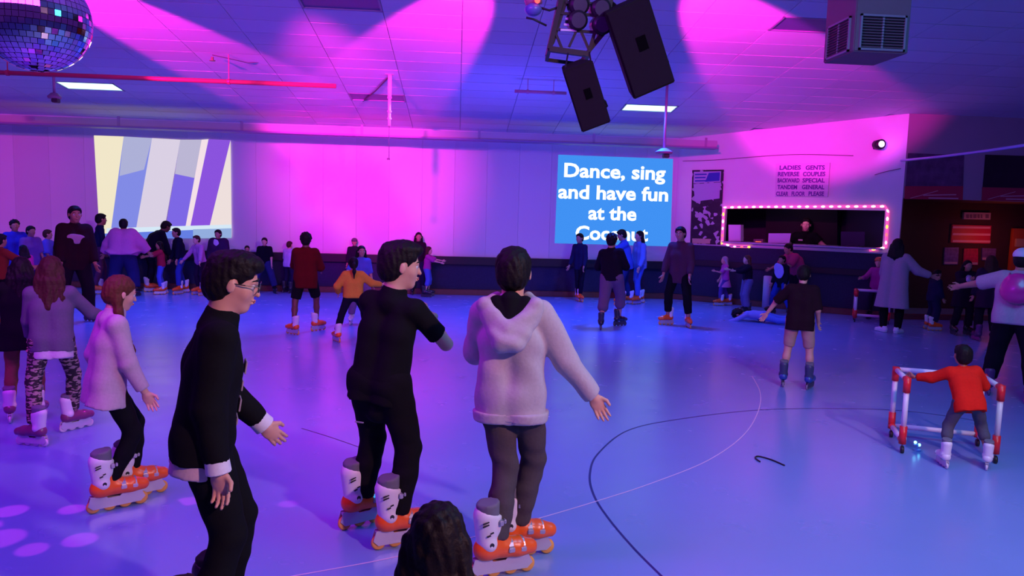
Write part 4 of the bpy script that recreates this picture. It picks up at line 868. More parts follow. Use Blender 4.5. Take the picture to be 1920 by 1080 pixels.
bm = B(); box(bm, Vector((0, 0, .008)) - wn * .14, (.42, .26, .014), Rw, bev=.003); obm('keyboard_base', bm, mat('laptop_base', (.3, .28, .4), .4), t)
t, b0 = lab_box('cassette_deck', 'small reddish lit device on the booth counter left of the laptop', 'device', [(1413, 446), (1431, 446), (1431, 452), (1413, 452)], .05, .15, mat('device_dark', (.2, .08, .12), .4), 'case')
bm = B(); box(bm, wn * .0 + Vector((0, 0, .02)) + wn * .003, (.12, .006, .012), Rw); obm('display', bm, emat('device_red', (1, .15, .08), 1.5), t)
t, b0 = lab_box('monitor', 'dark monitor at the right of the booth counter', 'monitor', [(1577, 428), (1622, 428), (1622, 455), (1577, 455)], .20, .05, mat('monitor_dark', (.010, .006, .018), .3), 'screen')
bm = B(); box(bm, Vector((0, 0, .02)) - wn * .03, (.2, .1, .04), Rw); obm('stand', bm, mat('monitor_dark', (.010, .006, .018), .3), t)
# rope light round the booth window
t = empty('rope_light', W(1510, 386, .05), label='glowing pink and yellow rope light framing the booth window', category='string light'); b0 = Vector(t.location)
path = [(1380, 463), (1404, 463), (1356, 463), (1353, 452), (1356, 400), (1359, 389), (1660, 387), (1664, 400), (1661, 452), (1659, 467), (1632, 469)]
path = [(1405, 463), (1372, 462), (1354, 456), (1357, 400), (1360, 389), (1420, 388), (1660, 387), (1665, 396), (1661, 464), (1630, 469)]
pts3 = [W(x, y, .035) - b0 for x, y in path]; bm = B(); tube(bm, pts3, .030, 8); obm('rope', bm, mat('rope_pink', (.8, .25, .55), .3, emit=(1.0, .10, .42), es=.9), t, True)
ledm = [emat('bulb_pink', (1, .30, .55), 3.2), emat('bulb_cream', (1, .72, .52), 4.0), emat('bulb_yellow', (1, .62, .06), 3.0), emat('bulb_red', (1, .10, .12), 2.5)]
bme = []
for q in ledm:
    bm = B(); bmesh.ops.create_icosphere(bm, subdivisions=1, radius=.028); bme.append(mesh_of(bm, 'bulb', q, True))
tot = 0; acc = 0.0; step = .155
for a_, b_ in zip(pts3, pts3[1:]):
    d = (b_ - a_).length
    while acc < d:
        p = a_.lerp(b_, acc / d); q = ob('bulb', bme[1 if tot % 3 else 0] if p.z > -.12 else bme[(2, 3, 0, 1)[tot % 4]], t, p + wn * .022)
        ax = (b_ - a_).normalized(); q.rotation_euler = ax.to_track_quat('X', 'Z').to_euler(); q.scale = (1.7, .85, .85); acc += step; tot += 1
    acc -= d
# spot lamp on the wall
b0 = W(1643, 272, .02)
t = empty('wall_spot_lamp', b0, label='small black spot lamp with a bright violet lens high on the angled wall', category='spot lamp')
bm = B(); box(bm, wn * .02, (.10, .05, .16), Rw, bev=.005); obm('bracket', bm, mat('lamp_black', (.012, .01, .014), .5), t)
ldir = (wn + wd * .9).normalized(); bm = B(); cyl(bm, wn * .05, wn * .05 + ldir * .17, .085, .095, n=20); obm('lamp_housing', bm, mat('lamp_black', (.012, .01, .014), .5), t, True)
bm = B(); cyl(bm, wn * .05 + ldir * .171, wn * .05 + ldir * .178, .06, n=20); obm('lens', bm, emat('lens_violet', (.75, .45, 1), 5), t)
light('lamp_glow', 'POINT', b0 + wn * .22 + wd * .22, None, 2.5, (.55, .08, 1), .03)
# cables on the angled wall
for pl, lab in (([(1280, 302), (1340, 300), (1480, 290), (1600, 292)], 'thin cable sagging across the angled wall above the letter board'), ([(1640, 328), (1660, 322), (1689, 316)], 'short loose wire near the right corner of the angled wall')):
    b0 = W(*pl[0], .01); bm = B(); tube(bm, spline([W(x, y, .012) - b0 for x, y in pl], 6), .006, 5); o = obm('cable', bm, mat('dark_cable', (.12, .05, .10), .6), None, True, b0, label=lab, category='cable')
# ------------------------------------------------------------------ right: upper wall posters, lobby signs
def ybox(bm, px4, Y, th, base): prism(bm, [at_y(x, y, Y) - base for x, y in px4], (0, th, 0))
for lab, q, qr, dk in (('skating poster with a dark photo over a red band, nearer the corner', [(1703, 287), (1808, 291), (1805, 375), (1696, 373)], [(1697, 349), (1806, 349), (1805, 375), (1696, 373)], (.14, .06, .14)),
                   ('darker poster over a red band at the right edge', [(1848, 290), (1975, 294), (1975, 378), (1841, 376)], [(1842, 351), (1975, 354), (1975, 378), (1841, 376)], (.012, .006, .012))):
    b0 = at_y(q[0][0], q[2][1], 13.79); t = empty('wall_poster', b0, label=lab, category='poster')
    bm = B(); ybox(bm, q, 13.785, .01, b0); obm('poster_sheet', bm, mat('poster_%0.3f' % dk[0], dk, .5, noise=.9, nscale=5), t)
    bm = B(); ybox(bm, qr, 13.778, .006, b0); rb_ = obm('red_band', bm, mat('band_red', (.50, .02, .06), .5), t)
    for (xa, ya, xb, yb, w_) in ((10, 22, 62, 8, 1.2), (34, 16, 96, 15, 2.0), (44, 21, 100, 22, 2.4)):
        x0_, y0_ = qr[0]; bm = B(); ybox(bm, [(x0_ + xa, y0_ + ya), (x0_ + xb, y0_ + yb), (x0_ + xb, y0_ + yb + w_), (x0_ + xa, y0_ + ya + w_)], 13.774, .003, b0); obm('script_stroke', bm, mat('band_pale', (.75, .35, .40), .5), t)
YS = 15.56
b0 = at_y(1832, 412, YS); t = empty('exit_sign', b0, label='pale grey lettered sign high on the dark lobby wall', category='sign')
bm = B(); ybox(bm, [(1808, 398), (1858, 399), (1857, 412), (1807, 411)], YS - .02, .08, b0); obm('sign_box', bm, mat('sign_grey', (.42, .38, .44), .4), t)
for xx_, ww_ in ((1812, 5), (1819, 4), (1825, 6), (1833, 4), (1839, 3), (1848, 6)):
    bm = B(); ybox(bm, [(xx_, 402), (xx_ + ww_, 402), (xx_ + ww_, 409), (xx_, 409)], YS - .026, .003, b0); obm('lettering', bm, mat('sign_letter', (.16, .13, .22), .5), t)
t.name = 'lobby_sign'
b0 = at_y(1821, 455, YS); t = empty('price_board', b0, label='red board with three pale stripes on the lobby wall', category='sign')
bm = B(); ybox(bm, [(1786, 421), (1859, 423), (1856, 457), (1783, 455)], YS, .04, b0); obm('board', bm, mat('board_red', (.50, .01, .05), .5), t)
for y in (424, 437, 450): bm = B(); ybox(bm, [(1787, y), (1857, y + 1), (1857, y + 5), (1786, y + 4)], YS - .006, .004, b0); obm('stripe', bm, mat('board_stripe', (.75, .32, .42), .5), t)
for lab, q, c in (('small bluish flyer on the lobby wall, leftmost of three', [(1772, 464), (1798, 464), (1796, 496), (1770, 496)], (.16, .10, .28)), ('plain red flyer on the lobby wall between two bluish ones', [(1808, 466), (1834, 466), (1834, 497), (1806, 497)], (.42, .01, .06)), ('small bluish flyer on the lobby wall, rightmost of three', [(1842, 465), (1868, 466), (1866, 488), (1841, 488)], (.14, .08, .24))):
    b0 = at_y(q[3][0], q[3][1], YS + .01); t = empty('flyer', b0, label=lab, category='flyer'); bm = B(); ybox(bm, q, YS + .01, .03, b0); obm('sheet', bm, mat('flyer_%.2f' % c[0], c, .5, noise=.8, nscale=14), t)
    bm = B(); a_, d_ = q[3], q[2]; ybox(bm, [(a_[0] + 1, a_[1] - 5), (d_[0] - 1, d_[1] - 5), (d_[0] - 1, d_[1] - 1), (a_[0] + 1, a_[1] - 1)], YS + .004, .004, b0); obm('caption', bm, mat('flyer_pale', (.5, .35, .4), .5), t)
b0 = at_y(1905, 520, YS - .02); b0.z = .0; t = empty('arcade_cabinet', b0, label='cabinet front with orange light put in its colour, far right of the lobby', category='cabinet')
zt_ = at_y(1905, 428, YS).z; bm = B(); box(bm, (.35, .0, zt_ / 2), (1.1, .08, zt_), bev=.01); obm('cabinet_front', bm, mat('orange_panel', (.55, .10, .02), .4), t)  # panel colour carries the orange light of this lobby corner
bm = B(); box(bm, (at_y(1908, 455, YS).x - b0.x, -.06, at_y(1908, 455, YS).z), (.24, .05, .18), bev=.01); obm('lit_badge', bm, mat('badge_cream', (.6, .4, .2), .4), t)
# rope strung from the corner to the right
b0 = at_y(1690, 301, 13.7); t = empty('strung_cable', b0, label='pale blue-lit cable strung from the corner across the mauve wall to the right', category='cable')
e = at_d(1990, 262, 9.0) - b0; bm = B(); tube(bm, [Vector(), e * .33 - Vector((0, 0, .02)), e * .66 - Vector((0, 0, .02)), e], .022, 8); obm('cable_sleeve', bm, mat('cable_blue', (.35, .32, .75), .5), t, True)
# ------------------------------------------------------------------ mirror ball
bc = at_d(66, 37, 4.6); rb = 91 / FOC * 4.6 * 1.0
t = empty('mirror_ball', bc, label='large mirror ball hanging at the top left corner', category='mirror ball')
bm = B(); bmesh.ops.create_uvsphere(bm, u_segments=40, v_segments=24, radius=rb * .985); obm('ball_core', bm, mat('ball_core', (.05, .04, .07), .4, .8), t, True)
mm = mat('mirror_glass', (.72, .70, .80), .06, 1.0); ts = rb * .115; bm0 = B(); box(bm0, (0, 0, 0), (ts * .93, ts * .93, .006)); tme = mesh_of(bm0, 'mirror_tile', mm)
cellsb = []; nl = int(PI * rb / ts)
for i in range(nl):
    th_ = PI * (i + .5) / nl; n_ = max(3, int(2 * PI * math.sin(th_) * rb / ts))
    for k in range(n_):
        ph = 2 * PI * k / n_; d = Vector((math.sin(th_) * math.cos(ph), math.sin(th_) * math.sin(ph), math.cos(th_))); v = d.dot((CAM - bc).normalized()); cellsb.append((-v, d))
cellsb.sort(key=lambda q: q[0]); rs = B()
for i, (v, d) in enumerate(cellsb):
    Rm = (d + Vector((random.gauss(0, .012), random.gauss(0, .012), random.gauss(0, .012)))).to_track_quat('Z', 'Y').to_matrix()
    if i < 290: o = ob('mirror_tile', tme, t, d * rb); o.rotation_euler = Rm.to_euler()
    else: box(rs, d * rb, (ts * .93, ts * .93, .006), Rm)
obm('mirror_tiles', rs, mm, t, kind='stuff')
bm = B(); cyl(bm, (0, 0, rb * .9), (0, 0, rb + .08), .05, n=16); obm('ball_cap', bm, mat('steel', (.4, .4, .45), .3, .8), t)
bm = B(); cyl(bm, (0, 0, rb + .07), (0, 0, ceil_z(bc.y) - bc.z), .008, n=8); obm('hanging_rod', bm, mat('steel', (.4, .4, .45), .3, .8), t)
# ------------------------------------------------------------------ hanging loudspeakers and rig
spk = mat('speaker_black', (.012, .008, .012), .8, spec=.15); spg = mat('speaker_grille', (.018, .010, .018), .95, bump=.6, nscale=220, spec=.1)
def frame3(pa, pb, pc, pd):  # corners TL, TR, BR, BL
    x = ((pb - pa) + (pc - pd)).normalized(); z = ((pa - pd) + (pb - pc)); z = (z - x * z.dot(x)).normalized(); y = z.cross(x); return x, y, z
def speaker(label, q, d, tilt, dep_):
    P4 = [at_d(x, y, d + dd) for (x, y), dd in zip(q, (-tilt, -tilt, tilt, tilt))]; x, y, z = frame3(*P4); c = sum(P4, Vector()) / 4
    w_ = ((P4[1] - P4[0]).length + (P4[2] - P4[3]).length) / 2; h_ = ((P4[0] - P4[3]).length + (P4[1] - P4[2]).length) / 2
    t = empty('loudspeaker', c, label=label, category='loudspeaker'); M3 = Matrix((x, y, z)).transposed(); M4 = M3.to_4x4(); M4.translation = c; t.matrix_world = M4
    bm = B(); pr = [(-w_ / 2, 0), (w_ / 2, 0), (w_ * .34, dep_), (-w_ * .34, dep_)]; prism(bm, [(a, b_, -h_ / 2) for a, b_ in pr], (0, 0, h_)); bmesh.ops.bevel(bm, geom=bm.edges[:], offset=.008, segments=2, affect='EDGES'); obm('cabinet', bm, spk, t)
    bm = B(); box(bm, (0, -.008, 0), (w_ * .94, .012, h_ * .96), bev=.004); obm('grille', bm, spg, t)
    bm = B(); box(bm, (w_ * .05, -.016, h_ * .05), (w_ * .22, .006, h_ * .16)); obm('badge', bm, mat('badge_dark', (.002, .001, .002), .9, spec=.05), t)
    bm = B(); tube(bm, [(w_ * .42, dep_ * .5, -h_ * .10), (w_ * .60, dep_ * .5, -h_ * .22), (w_ * .62, dep_ * .5, -h_ * .30), (w_ * .40, dep_ * .5, -h_ * .36)], .009, 6); obm('handle', bm, spk, t, True)
    return t, M3, c, w_, h_
t1, M1, c1, w1, h1 = speaker('large black loudspeaker hanging tilted under the ceiling', [(1141, 20), (1219, -8), (1263, 152), (1183, 192)], 6.4, .10, .40)
t2, M2, c2, w2, h2 = speaker('smaller black loudspeaker hanging below and left of the large one', [(1055, 131), (1112, 115), (1145, 226), (1091, 252)], 6.3, .08, .30)
# the rig frame they hang from
rigm = mat('rig_black', (.02, .012, .022), .5, .3); rg = at_d(1085, 30, 6.6)
t = empty('lighting_rig', rg, label='black metal lighting rig cluster above the small hanging loudspeaker', category='lighting rig')
def rp(x, y, dd=0.0): return at_d(x, y, 6.6 + dd) - rg
def bar(a, b_, w_=.02, nme='rig_bar', par=None, m_=None):
    bm = B(); d = b_ - a; M3 = d.to_track_quat('Z', 'Y').to_matrix(); box(bm, (a + b_) / 2, (w_, w_, d.length), M3); return obm(nme, bm, m_ or rigm, par or t)
A1, A2, A3, A4 = rp(1062, -40), rp(1142, -30), rp(1103, 102), rp(1030, 92); D = Vector((.03, .45, .0))
bm = B(); prism(bm, [rp(1058, -40), rp(1078, -40), rp(1040, 80), rp(1029, 93)], (0, .30, 0)); obm('side_plate', bm, rigm, t, label='black side plate')
bm = B(); prism(bm, [rp(1140, -30), rp(1152, -10), rp(1137, 62), rp(1103, 103), rp(1100, 96), rp(1130, 55)], (0, .30, 0)); obm('side_plate', bm, rigm, t)
bar(A4, A3, .045); bar(A4 + D, A3 + D, .03); bar(A1, A4, .04); bar(A2, A3, .03); bar(A4, A4 + D, .03); bar(A3, A3 + D, .03)
for a_, b_ in ((rp(1040, 55), rp(1135, 62)), (rp(1048, 25), rp(1140, 30)), (rp(1040, 58), rp(1054, 92)), (rp(1067, 88), rp(1088, 42)), (rp(1090, 60), rp(1105, 95)), (rp(1060, 5), rp(1140, 8))): bar(a_, b_, .022)
for i, (x, y) in enumerate(((1075, 40), (1078, 12), (1118, 18), (1120, 48))):
    bm = B(); cyl(bm, rp(x, y, .1), rp(x, y, .1) + Vector((.02, -.16, -.03)), .075, .085, n=18); lp = obm('lamp_can', bm, mat('can_dark', (.03, .02, .035), .35, .4), t, True)
    bm = B(); cyl(bm, rp(x, y, .1) + Vector((.02, -.165, -.031)), rp(x, y, .1) + Vector((.021, -.17, -.032)), .065, n=18); obm('lens', bm, mat('lens_dim', (.05, .03, .08), .2), lp)
for (x, y, w_) in ((1071, 36, .10), (1070, 47, .12), (1066, 57, .14), (1127, 30, .05), (1125, 45, .05)): bm = B(); box(bm, rp(x, y, -.02), (w_, .02, .018)); obm('bright_clip', bm, mat('clip_pale', (.6, .45, .7), .3), t)
for x0_, x1_, y0_, y1_ in ((1065, 1060, 100, 128), (1105, 1108, 98, 118)): bar(rp(x0_, y0_, -.1), rp(x1_, y1_, -.25), .012, 'hanging_chain')
bar(rp(1100, 5, .1), Vector((rp(1100, 5, .1).x, rp(1100, 5, .1).y, ceil_z(rg.y) - rg.z)), .05, 'ceiling_post'); bar(rp(1140, 0, .1), c1 - rg + Vector((0, .15, h1 * .3)), .035, 'speaker_arm')
# small moving light left of the rig
b0 = at_d(1000, 18, 6.6); t = empty('effect_light', b0, label='small effect light with a red glowing eye left of the rig', category='stage light')
bm = B(); bmesh.ops.create_uvsphere(bm, u_segments=18, v_segments=12, radius=.075); bmesh.ops.scale(bm, vec=(1, 1, .75), verts=bm.verts); obm('lamp_head', bm, mat('head_blue', (.12, .12, .45), .3), t, True)
bm = B(); cyl(bm, (-.07, 0, .06), (.06, .0, .10), .05, n=14); obm('upper_head', bm, mat('head_mauve', (.35, .10, .22), .4), t, True)
bm = B(); bmesh.ops.create_uvsphere(bm, u_segments=10, v_segments=8, radius=.024); obm('red_eye', bm, emat('eye_red', (1, .05, .05), 4), t, True, (.025, -.085, .055))
bm = B(); tube(bm, [(.05, 0, .02), (.14, 0, .0), (.30, 0, .06)], .010, 6); obm('arm', bm, rigm, t, True)
bm = B(); tube(bm, [(-.06, 0, -.07), (.0, 0, -.08), (.12, 0, -.13)], .009, 6); tube(bm, [(-.02, 0, .11), (.08, 0, .12), (.16, 0, .09)], .007, 6); obm('bracket', bm, rigm, t, True, kind='stuff')
bar(b0 - rg + Vector((0, 0, .1)), Vector((b0.x - rg.x, b0.y - rg.y, ceil_z(b0.y) - rg.z)), .02, 'ceiling_rod', t) 
# small dark strap lying on the floor
b0 = floor_at(1442, 866); b0.z = .0
bm = B(); pts = [floor_at(x, y) - b0 + Vector((0, 0, .006)) for x, y in ((1425, 867), (1416, 860), (1422, 857), (1445, 863), (1471, 874))]; tube(bm, spline(pts, 6), .006, 6)
obm('hair_clip', bm, mat('clip_black', (.01, .01, .015), .4), None, True, b0, label='small dark hooked strip lying on the rink floor inside the painted circle', category='strip')
# ------------------------------------------------------------------ people: the middle distance and the crowd
def logo_extra(col, w_, h_, dz=0.0, nm='chest_logo'):
    def fn(root, J, S):
        M3 = Matrix((Vector(J['lat']), Vector(J['fw']), Vector(J['up']))).transposed()
        c = J['C'] + J['up'] * (.03 + dz) * S + J['fw'] * (.056 * S + .036)
        P = [('e', c, (w_ / 2, .014, h_ / 2), np.array(M3), .005), ('e', c + J['lat'] * w_ * .2 + J['up'] * h_ * .2, (w_ / 3, .014, h_ / 3), np.array(M3), .005)]
        ob(nm, blob_mesh(nm, [(P, .008)], cloth(col)), root, label='pale print on the chest')
    return fn
STEP = ((-.12, .10, 20), (.13, -.10, -25)); WIDE = ((-.20, .0, 25), (.20, .0, -25)); STILL = ((-.10, 0, 10), (.10, 0, -10))
NAVY = (.015, .018, .06); JEAN = (.05, .09, .30)
person('boy in a dark tee and tan knee-length shorts on blue inline skates', (1491, 726), (1494, 497), face=4, skin='light', hair=('short', 'black'), shirt=dict(col=(.022, .008, .014), sleeve=.5, hem=.09, loose=.020),
       pants=dict(col=(.50, .30, .24), len=.50, loose=.012), shoes='blue', feet=(((1467, 723), 8), ((1517, 729), -12)), armL=((.72, .25, -.75), (.55, .2, -.85)), armR=((.25, -.1, -1), (.05, .6, -.8)), lean=4, side=0, head=(0, 14, 0), hs=1.12)
def pack_extra(root, J, S):
    M3 = np.stack([J['lat'], J['fw'], J['up']], 1); c = J['C'] - J['fw'] * .115 * S + J['up'] * .02 * S
    o = ob('backpack', blob_mesh('backpack', [([('e', c, (.095 * S, .050 * S, .10 * S), M3, .02), ('e', c - J['up'] * .03 * S, (.095 * S, .055 * S, .075 * S), M3, .04)], .012)], mat('backpack_pink', (.75, .02, .28), .3, coat=.4)), root, label='shiny pink backpack')
    for s in (-1, 1): ob('strap', blob_mesh('strap', [([('c', c + J['up'] * .08 * S + J['lat'] * s * .05 * S, J['N'] + J['lat'] * s * .06 * S + J['up2'] * .0 * S, .014, .014, .005)], .009)], mat('backpack_pink', (.75, .02, .28), .3)), o)
person('person in a white cap and pale top with a shiny pink backpack', (1884, 745), (1892, 464), face=6, skin='mid', hair=('cap', 'black', (.72, .66, .76)), shirt=dict(col=(.50, .36, .44), sleeve=.5, hem=.06, loose=.03), pants=dict(col=(.010, .006, .014), loose=.022), shoes='purple',
       feet=((-.17, .05, 15), (.24, -.12, -20)), armL=((.85, .35, -.30), (.85, .45, -.25)), armR=((.4, .2, -.9), (.2, .6, -.5)), fat=1.15, lean=6, extra=pack_extra)
person('person in a long pale grey coat, black leggings and white shoes', (1668, 623), (1690, 447), face=18, skin='mid', hair=('bob', 'black'), shirt=dict(name='coat', col=(.36, .30, .36), sleeve=.95, hem=.27, loose=.034, flare=.030), pants=dict(col=BLK, loose=.006), shoes=(.75, .72, .82),
       feet=(((1655, 622), 60), ((1682, 625), -10)), armR=((.6, .35, -.7), (.7, .5, -.3)), armL=((.2, .3, -1), (.1, .5, -.8)), fat=1.1)
person('small child in a pink top and orange helmet', (1640, 598), (1634, 481), face=190, skin='light', hair=('helmet', 'brown', (.60, .12, .04)), shirt=dict(col=(.45, .05, .30), sleeve=.9, hem=.08, loose=.02), pants=dict(col=(.02, .01, .04)), shoes='black', hs=1.25, armL=((.5, .5, -.8), (.3, .9, -.1)), armR=((.5, .5, -.8), (.3, .9, -.1)))
gB = floor_at(1632, 604); walker('white pipe skating aid with red fittings in front of the child in the orange helmet', gB, -math.atan2(gB.x, gB.y) + R(4), .56, .30, .58, .026, (.70, .50, .72))
person('tall person in a loose brown-mauve shirt and black joggers on orange skates', (1272, 611), (1271, 424), face=200, skin='mid', hair=('short', 'black'), shirt=dict(col=(.085, .035, .06), sleeve=.9, hem=.12, loose=.026), pants=dict(col=BLK, loose=.016, len=.93), shoes='orange', feet=((-.19, .06, 35), (.20, .0, -40)), armR=((.3, .05, -1), (.12, .3, -1)), head=(0, 0, 4))
person('person in a black top and long grey-mauve shorts on black skates', (1141, 614), (1127, 437), face=16, skin='mid', hair=('curly', 'black'), shirt=dict(col=(.010, .006, .014), sleeve=.6, hem=.05, loose=.03), pants=dict(col=(.15, .09, .15), len=.56, loose=.034), shoes='black', feet=(((1126, 618), 20), ((1160, 611), -35)), lean=8, side=-6, armL=((.35, .3, -.9), (-.2, .9, .1)), armR=((.35, .3, -.9), (-.2, .9, .1)))
person('slim dark-clothed person on orange skates in front of the lyric screen left edge', (1087, 565), (1089, 437), face=215, skin='mid', hair=('short', 'black'), shirt=dict(col=NAVY, sleeve=.95, hem=.1, loose=.018), pants=dict(col=(.01, .008, .02)), shoes='orange', feet=((-.04, .05, 60), (.06, 0, 50)), fat=.85)
person('person in a denim-blue jacket reaching left towards a friend', (1172, 571), (1166, 430), face=262, skin='mid', hair=('short', 'black'), shirt=dict(name='jacket', col=(.05, .10, .42), sleeve=.95, hem=.09, loose=.03), pants=dict(col=(.02, .03, .12), loose=.012), shoes='orange', armL=((.1, .8, -.5), (.1, 1, -.2)), armR=((.1, .6, -.7), (.1, 1, -.3)), lean=10, head=(0, 18, 0), feet=STEP)
person('long-haired person in pale blue standing behind the one in the denim jacket', (1197, 569), (1191, 432), face=240, skin='light', hair=('long', 'black', .9), shirt=dict(col=(.16, .26, .62), sleeve=.95, hem=.07, loose=.022), pants=dict(col=(.07, .14, .50), loose=.01), shoes='orange', lean=6, feet=STEP, side=-4)
person('boy in a dark red tee and black shorts on orange skates', (572, 624), (564, 436), face=8, skin='dark', hair=('afro', 'black'), shirt=dict(col=(.11, .008, .008), sleeve=.6, hem=.12, loose=.032), pants=dict(col=BLK, len=.46, loose=.02), shoes='orange', feet=(((551, 627), 50), ((594, 620), -45)), armL=((.2, .5, -.8), (-.1, 1, -.1)), armR=((.3, .3, -.9), (-.1, .9, -.3)), leg=1.04)
person('girl with a ponytail in a mustard yellow top and black leggings', (661, 636), (664, 482), face=-4, skin='light', hair=('pony', 'black', .8), hs=1.15, shirt=dict(col=(.72, .36, .04), sleeve=.95, hem=.02, loose=.026), pants=dict(col=(.008, .006, .02)), shoes='orange', feet=(((632, 641), 20), ((690, 628), -20)), armR=((.75, .2, -.6), (.9, .4, -.15)), armL=((.55, .1, -.8), (-.1, .6, -.5)), lean=-1)
person('long-haired person in a blue top and lilac trousers beyond the girl in yellow', (677, 607), (686, 460), face=168, skin='mid', hair=('long', 'black', .7), shirt=dict(col=(.10, .12, .50), sleeve=.5, hem=.05), pants=dict(col=(.20, .12, .24), loose=.02), shoes='white', feet=((-.14, 0, 20), (.16, 0, -20)), armR=((.5, .4, -.7), (.4, .9, -.2)))
person('person in a grey cap standing by the far wall behind the girl in yellow', (664, 549), (665, 446), face=180, skin='mid', hair=('cap', 'black', (.12, .07, .12)), shirt=dict(col=(.02, .01, .03), sleeve=.9), pants=dict(col=(.02, .01, .03)), shoes='black')
person('dark-haired adult by the far wall right behind the boy in black', (783, 552), (783, 435), face=175, skin='mid', hair=('long', 'black', .4), shirt=dict(col=(.02, .006, .02), sleeve=.9, hem=.1), pants=dict(col=(.02, .02, .06)), shoes='black')
person('small child in a magenta top and blue shorts holding a hand out to the right', (800, 556), (806, 462), face=95, skin='light', hair=('bob', 'brown'), hs=1.15, shirt=dict(col=(.45, .04, .30), sleeve=.55, hem=.03, loose=.02), pants=dict(col=(.10, .14, .55), len=.7, loose=.016), shoes='black', armL=((.1, .9, -.4), (.1, 1, -.15)), armR=((.1, .8, -.5), (.1, 1, -.2)))
person('small child in pink with a pale pink skirt on orange skates by the angled wall', (1357, 573), (1353, 480), face=255, skin='light', hair=('bob', 'grey'), hs=1.2, shirt=dict(col=(.55, .08, .40), sleeve=.5, hem=.04, loose=.02, skirt=((.70, .25, .45), .20)), pants=dict(col=(.12, .06, .30), loose=.01), shoes='orange', feet=((-.05, .1, 0), (.07, -.1, 0)), armL=((.2, .6, -.7), (.1, 1, .2)))
person('child with long reddish hair in black, hands held forward', (1398, 590), (1400, 478), face=250, skin='light', hair=('long', 'auburn', .9), hs=1.15, shirt=dict(col=(.015, .008, .02), sleeve=.9, hem=.09, loose=.02), pants=dict(col=(.13, .11, .24), loose=.03), shoes='black', armL=((.2, .8, -.4), (.1, 1, .1)), armR=((.2, .8, -.4), (.1, 1, .1)))
person('adult with a bun in a pink-red top bending over a child below the booth', (1492, 584), (1478, 456), face=235, skin='mid', hair=('bun', 'black'), shirt=dict(col=(.50, .05, .16), sleeve=.5, hem=.05, loose=.03), pants=dict(col=(.015, .006, .02), loose=.02), shoes='black', lean=24, curve=.3, armL=((.2, .6, -.7), (.1, .8, -.4)), armR=((.2, .6, -.7), (.1, .8, -.4)), fat=1.1, head=(0, 18, 0))
person('child in black with a pale blue vest beside the white tube', (1462, 590), (1462, 478), face=215, skin='mid', hair=('short', 'black'), hs=1.12, shirt=dict(col=(.008, .008, .02), sleeve=.95, hem=.1, loose=.02), pants=dict(col=(.02, .05, .35), loose=.02), shoes='black', extra=logo_extra((.40, .42, .85), .22, .30), feet=WIDE)
g = floor_at(1440, 606)
person('child with fluffy black hair fallen flat on the rink floor', Vector((g.x, g.y, .13)), S=1.15, face=0, skin='mid', hair=('afro', 'black'), hs=1.35, shirt=dict(col=(.25, .28, .65), sleeve=.9, hem=.06), pants=dict(col=(.10, .20, .60), loose=.01), shoes='black', lean=0, lod=2,
       rot=Matrix.Rotation(R(-12), 4, 'Z') @ Matrix.Rotation(R(-90), 4, 'Y') @ Matrix.Rotation(R(90), 4, 'Z') @ Matrix.Translation((0, 0, -.62)), armL=((.3, .6, .9), (.2, .3, 1)), armR=((.3, .4, -.9), (.2, .6, -.9)))
b0 = floor_at(1436, 577); t = empty('foam_tube', (b0.x, b0.y, 0), label='white upright tube with a red patch below the booth counter', category='tube'); zt_ = on_plane(1436, 517, b0, FH).z
bm = B(); cyl(bm, (0, 0, 0), (0, 0, zt_), .085, n=24); bmesh.ops.bevel(bm, geom=[e for e in bm.edges if len(e.link_faces) == 2 and e.calc_face_angle(0) > 1], offset=.012, segments=2, affect='EDGES'); obm('tube_body', bm, mat('tube_white', (.72, .68, .80), .5), t, True)
bm = B(); cyl(bm, (.028, -.0, zt_ * .45), (.028, 0, zt_ * .75), .066, n=20); obm('red_patch', bm, mat('patch_red', (.55, .04, .06), .5), t, True)
# booth attendant behind the counter
gd = W(1509, 455, -.85); gd.z = 0
def vest_extra(root, J, S):
    for s in (-1, 1):
        c = J['C'] + J['lat'] * s * .045 * S + J['fw'] * (.056 * S + .02) + J['up'] * (.02 + .03 * s) * S; bm = B(); box(bm, Vector(c), (.09, .012, .03), Matrix((Vector(J['lat']), Vector(J['fw']), Vector(J['up']))).transposed(), bev=.003); obm('name_badge', bm, mat('badge_white', (.7, .6, .62), .5), root)
person('booth attendant in a black vest with pale sleeves, hands on the counter edge', gd, (1507, 408), face=182, skin='light', hair=('short', 'black'), shirt=dict(name='vest', col=BLK, sleeve=.25, hem=.1, loose=.024, cuffs=(.5, .42, .46)), pants=dict(col=BLK), shoes=(.02, .02, .02), armL=((.75, .1, -.7), (-.1, .7, -.7)), armR=((.75, .1, -.7), (-.1, .7, -.7)), extra=vest_extra, fat=1.12, lod=1)
light('booth_fill_light', 'POINT', W(1500, 395, -.35), None, 3.0, (.75, .35, .75), .1)  # added lamp without a visible fixture, brightens the attendant
